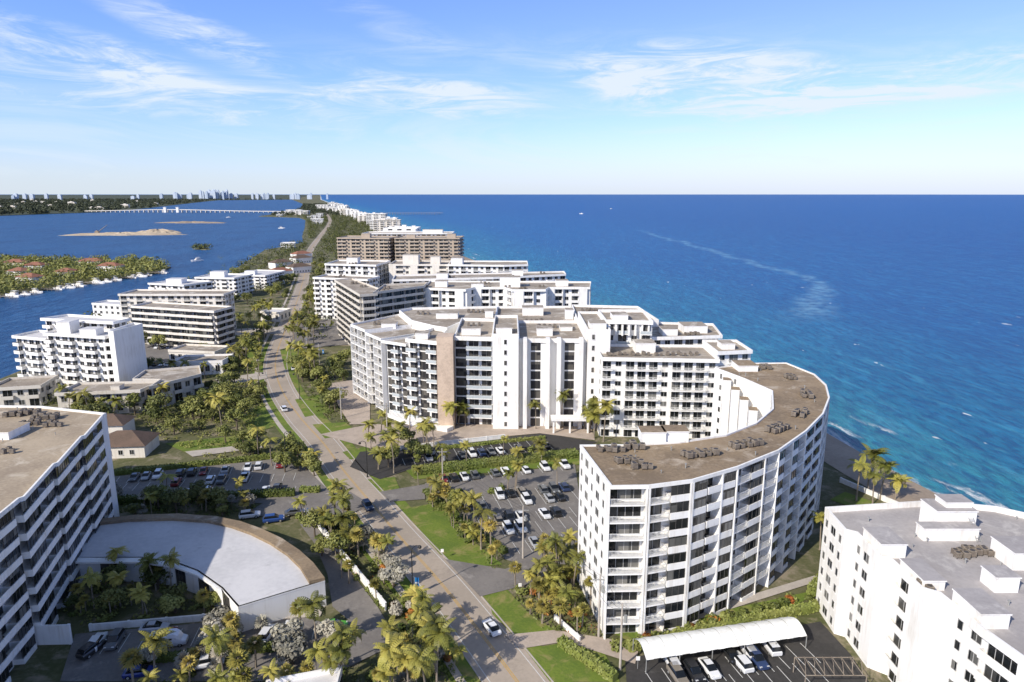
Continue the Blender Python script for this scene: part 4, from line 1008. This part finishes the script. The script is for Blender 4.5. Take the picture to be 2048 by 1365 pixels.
for (u,v) in ((1275,1340),(885,1120),(1040,1190)):
    x,y=G(u,v); r=thing('road_sign','small white sign on a metal post at the kerb','sign',(x,y,0),group='small roadside signs'); m=MB(); m.tube([(0,0,0),(0,0,2.4)],[.04,.04],6); obj('post',m.mesh('post',[METAL]),r)
    m=MB(); m.box(-.3,.3,-.07,-.04,1.7,2.4); obj('panel',m.mesh('panel',[WHITE]),r)
# ---------------------------------------------------------------- boats, docks, bridge, pier, skyline
def boatp():
    h=MB()
    loft(h,[(-5,1.4,-.6,.9),(-2,1.6,-.7,.9),(2,1.4,-.7,1.1),(4.2,.7,-.4,1.35),(5.2,.08,.3,1.5)]); c=MB(); loft(c,[(-2.5,1.0,.9,1.9),(-2,1.1,.9,2.2),(.6,1.0,1.0,2.2),(1.8,.7,1.1,1.3)])
    t=MB(); t.box(-2.8,.2,-1,1,2.9,3.0)
    for x in (-2.6,0):
        for y in (-.9,.9): t.box(x-.04,x+.04,y-.04,y+.04,2.1,2.9)
    return dict(name='motor_boat',cat='boat',parts=[('hull',h.mesh('hull',[WHITE])),('cabin',c.mesh('cabin',[CREAM])),('canopy',t.mesh('canopy',[WHITE]))])
BP=boatp()
def dock(x,y,L,ang):
    r=thing('dock','weathered wooden dock on piles over the lagoon','dock',(x,y,0),group='docks of the marina'); r.rotation_euler=(0,0,ang)
    m=MB(); m.box(0,L,-1,1,.2,.4); obj('deck',m.mesh('deck',[WOOD]),r); m=MB()
    for i in range(int(L/4)+1):
        for s_ in (-1,1): m.box(i*4-.12,i*4+.12,s_*1.05-.12,s_*1.05+.12,-1.3,1.4)
    obj('piles',m.mesh('piles',[WOOD]),r,kind='stuff')
for i in range(9):
    t=i/8; x=-372+t*34; y=488+t*150; dock(x-2,y,18,-.25)
    spawn(BP,(x+9,y+4.5,-.9),-.25+R.choice([0,pi]),R.uniform(.8,1.5),'white motor boat moored beside a wooden dock','boats moored at the docks')
    if i%2: spawn(BP,(x+8,y-5.5,-.9),-.25,R.uniform(.8,1.4),'white motor boat moored beside a wooden dock','boats moored at the docks')
for i in range(6):
    x=-400-i*16; dock(x,472,20,-1.75+.1*i); spawn(BP,(x+5,458,-.9),-1.8,R.uniform(.9,1.5),'white motor boat moored beside a wooden dock','boats moored at the docks')
for i in range(5): dock(-262,560+i*14,14,3.2)
for (x,y) in ((-350,760),(-500,1500),(260,2600),(500,3500),(-900,2200)): spawn(BP,(x,y,-.9),R.uniform(0,6),1.4,'white motor boat underway on open water','boats on open water')
def bridge():
    r=thing('bridge','long pale concrete causeway bridge with drawbridge towers','bridge',(-1400,2830,0))
    a=Vector((-1760,2850)); b=Vector((-880,2790)); L=(b-a).length; d=(b-a)/L; ang=atan2(d.y,d.x); n=44
    M=Matrix.Translation((a.x,a.y,0))@Matrix.Rotation(ang,4,'Z'); zf=lambda t:5+6.5*exp(-((t-.42)/.28)**2)
    m=MB()
    for i in range(n):
        t0,t1=i/n,(i+1)/n; z0,z1=zf(t0),zf(t1)
        P=[(t0*L,-6,z0),(t1*L,-6,z1),(t1*L,6,z1),(t0*L,6,z0)]; Q=[(p[0],p[1],p[2]-2.4) for p in P]
        for q in (P,Q[::-1],[Q[0],Q[1],P[1],P[0]],[P[3],P[2],Q[2],Q[3]]): m.poly([tuple(M@Vector(p)) for p in q])
    part('deck',m,[CREAM],r)
    for i in range(1,n):
        m=MB(); z=zf(i/n)-2.4; m.box(i/n*L-1.2,i/n*L+1.2,-5,5,-1.5,z,0,M); part('pier',m,[CREAM],r)
    for t in (.40,.46):
        m=MB(); m.box(t*L-5,t*L+5,-9,-3,-1.5,19,0,M); m.box(t*L-6,t*L+6,-10,-2,19,20.5,0,M); part('tower',m,[WHITE],r)
bridge()
x0,y0=-500,2520; r=thing('fishing_pier','long wooden fishing pier on piles in the sea','pier',(x0,y0,0)); m=MB(); m.box(0,245,-3,3,5,5.8); m.box(225,250,-9,9,5,5.8); obj('deck',m.mesh('deck',[WOOD]),r)
m=MB()
for i in range(26):
    for s_ in(-2.5,2.5): m.box(i*9.5-.5,i*9.5+.5,s_-.5,s_+.5,-1.5,5)
obj('piles',m.mesh('piles',[WOOD]),r,kind='stuff')
r=thing('crane','dark lattice boom crane on the sand island','crane',(-760,1265,2)); m=MB(); m.tube([(0,0,1),(14,0,11),(20,0,15)],[.7,.5,.3],5); obj('boom',m.mesh('boom',[RUST]),r); m=MB(); m.box(-4,3,-2,2,0,3.5); m.box(-2,1,-1.5,1.5,3.5,5); obj('cab',m.mesh('cab',[RUST]),r)
Rk=random.Random(3)
def tower(u,h,w,dist):
    x=(u-1024)/F*dist*cos(TH); y=dist
    r=thing('tower','distant hazy high-rise tower on the city skyline','tower',(x,y,0),group='towers of the distant skyline')
    m=MB(); m.box(-w/2,w/2,-w/3,w/3,0,h*.86); m.box(-w*.36,w*.36,-w*.25,w*.25,h*.86,h*.95); m.box(-w*.12,w*.12,-w*.1,w*.1,h*.95,h)
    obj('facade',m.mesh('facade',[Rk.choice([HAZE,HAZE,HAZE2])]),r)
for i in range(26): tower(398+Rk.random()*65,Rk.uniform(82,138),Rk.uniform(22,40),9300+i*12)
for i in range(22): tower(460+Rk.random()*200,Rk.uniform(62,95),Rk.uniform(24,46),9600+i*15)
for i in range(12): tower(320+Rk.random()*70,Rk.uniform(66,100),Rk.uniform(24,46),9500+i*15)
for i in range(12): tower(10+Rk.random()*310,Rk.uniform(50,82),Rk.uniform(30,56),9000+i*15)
for i in range(26):
    y=R.uniform(2500,7000); x=R.uniform(-1.0*y*.75,-.46*y)
    if not inpoly(x,y,main): continue
    r=thing('waterfront_building','small pale building among mainland trees','building',(x,y,0),group='mainland buildings'); w=R.uniform(20,50); h=R.uniform(9,22)
    m=MB(); m.box(-w/2,w/2,-8,8,0,h); m.box(-w/6,w/6,-4,4,h,h+3); obj('wall',m.mesh('wall',[R.choice([TANW,CREAM])]),r)
# ---------------------------------------------------------------- light, sky, camera
SAZ=Vector((-.70,-.71)).normalized(); EL=radians(35)
sd=Vector((SAZ.x*cos(EL),SAZ.y*cos(EL),sin(EL)))
L=bpy.data.lights.new('sun','SUN'); L.energy=5.0; L.angle=radians(.5); L.color=(1,.93,.82); lo_=bpy.data.objects.new('sun',L); COL.objects.link(lo_); lo_.rotation_euler=sd.to_track_quat('Z','Y').to_euler()
w=bpy.data.worlds.new('World'); sc.world=w; w.use_nodes=True; nt=w.node_tree; nt.nodes.clear()
out=nt.nodes.new('ShaderNodeOutputWorld'); bg=nt.nodes.new('ShaderNodeBackground'); nt.links.new(bg.outputs[0],out.inputs[0])
sk=nt.nodes.new('ShaderNodeTexSky'); sk.sky_type='NISHITA'; sk.sun_disc=False; sk.sun_elevation=EL; sk.sun_rotation=atan2(SAZ.x,SAZ.y); sk.altitude=50; sk.air_density=1.0; sk.dust_density=.6; sk.ozone_density=2.0
tc=nt.nodes.new('ShaderNodeTexCoord'); gv=tc.outputs['Generated']; sp=nt.nodes.new('ShaderNodeSeparateXYZ'); nt.links.new(gv,sp.inputs[0]); X,Y,Z=sp.outputs
tlow=MIX(nt,MR(nt,X,-.5,.5),(.88,1.06,1.68),(.94,1.0,1.68))
tint=MIX(nt,MR(nt,Z,.28,.55),tlow,(1.05,1.0,1.0))
col=MIX(nt,1.0,sk.outputs[0],tint,'MULTIPLY')
def blob(x,z,rx,rz,tilt=0):
    dx=MA(nt,'DIVIDE',MA(nt,'SUBTRACT',X,x),rx); dz=MA(nt,'DIVIDE',MA(nt,'ADD',MA(nt,'SUBTRACT',Z,z),MA(nt,'MULTIPLY',MA(nt,'SUBTRACT',X,x),tilt)),rz)
    d=MA(nt,'ADD',MA(nt,'MULTIPLY',dx,dx),MA(nt,'MULTIPLY',dz,dz)); return MR(nt,d,0,1,1,0)
bl=[blob(.26,.145,.22,.058,.10),blob(.50,.132,.30,.032,-.08),blob(-.38,.19,.14,.030,.35),blob(-.53,.172,.18,.028,.2),blob(-.09,.128,.18,.032,.1),blob(-.45,.12,.35,.04,.1),blob(-.22,.14,.09,.025,-.3),blob(.1,.13,.8,.10,0),blob(-.15,.215,.12,.025,.3)]
wts=[1.75,1.4,.75,1.1,.95,.8,.55,.32,.25]
s_=0.0
for q,wt in zip(bl,wts):
    s_=MA(nt,'ADD',MA(nt,'MULTIPLY',q,wt),s_)
fib=NOI(nt,MAP(nt,gv,6,6,38,.3),1,10,.68,1.5); fib2=NOI(nt,MAP(nt,gv,2.2,2.2,13,-.4),1,8,.62,1.0)
cl=MA(nt,'MULTIPLY',MA(nt,'MULTIPLY',s_,1.2),MR(nt,MA(nt,'ADD',MA(nt,'MULTIPLY',fib,.6),MA(nt,'MULTIPLY',fib2,.4)),.40,.68),0)
cl=MA(nt,'MINIMUM',cl,.93)
lowm=MR(nt,Z,.03,.17,1,0); band=MA(nt,'MULTIPLY',MA(nt,'MULTIPLY',lowm,MR(nt,fib2,.36,.62)),.6)
hz=MR(nt,Z,-.03,.11,.78,0)
f=MA(nt,'MAXIMUM',cl,MA(nt,'MAXIMUM',band,hz),0,True)
col=MIX(nt,f,col,(6.0,6.65,7.2))
nt.links.new(col,bg.inputs[0]); bg.inputs[1].default_value=.135
cd=bpy.data.cameras.new('camera'); cd.sensor_width=36; cd.lens=F/2048*36; cd.clip_start=1; cd.clip_end=300000
co=bpy.data.objects.new('camera',cd); COL.objects.link(co); co.location=(0,0,CAMH); co.rotation_euler=(pi/2-TH,0,0); sc.camera=co
sc.view_settings.view_transform='Standard'; sc.view_settings.look='None'; sc.view_settings.exposure=0
print('counts',CNT,SC,ACN,len(bpy.data.objects))
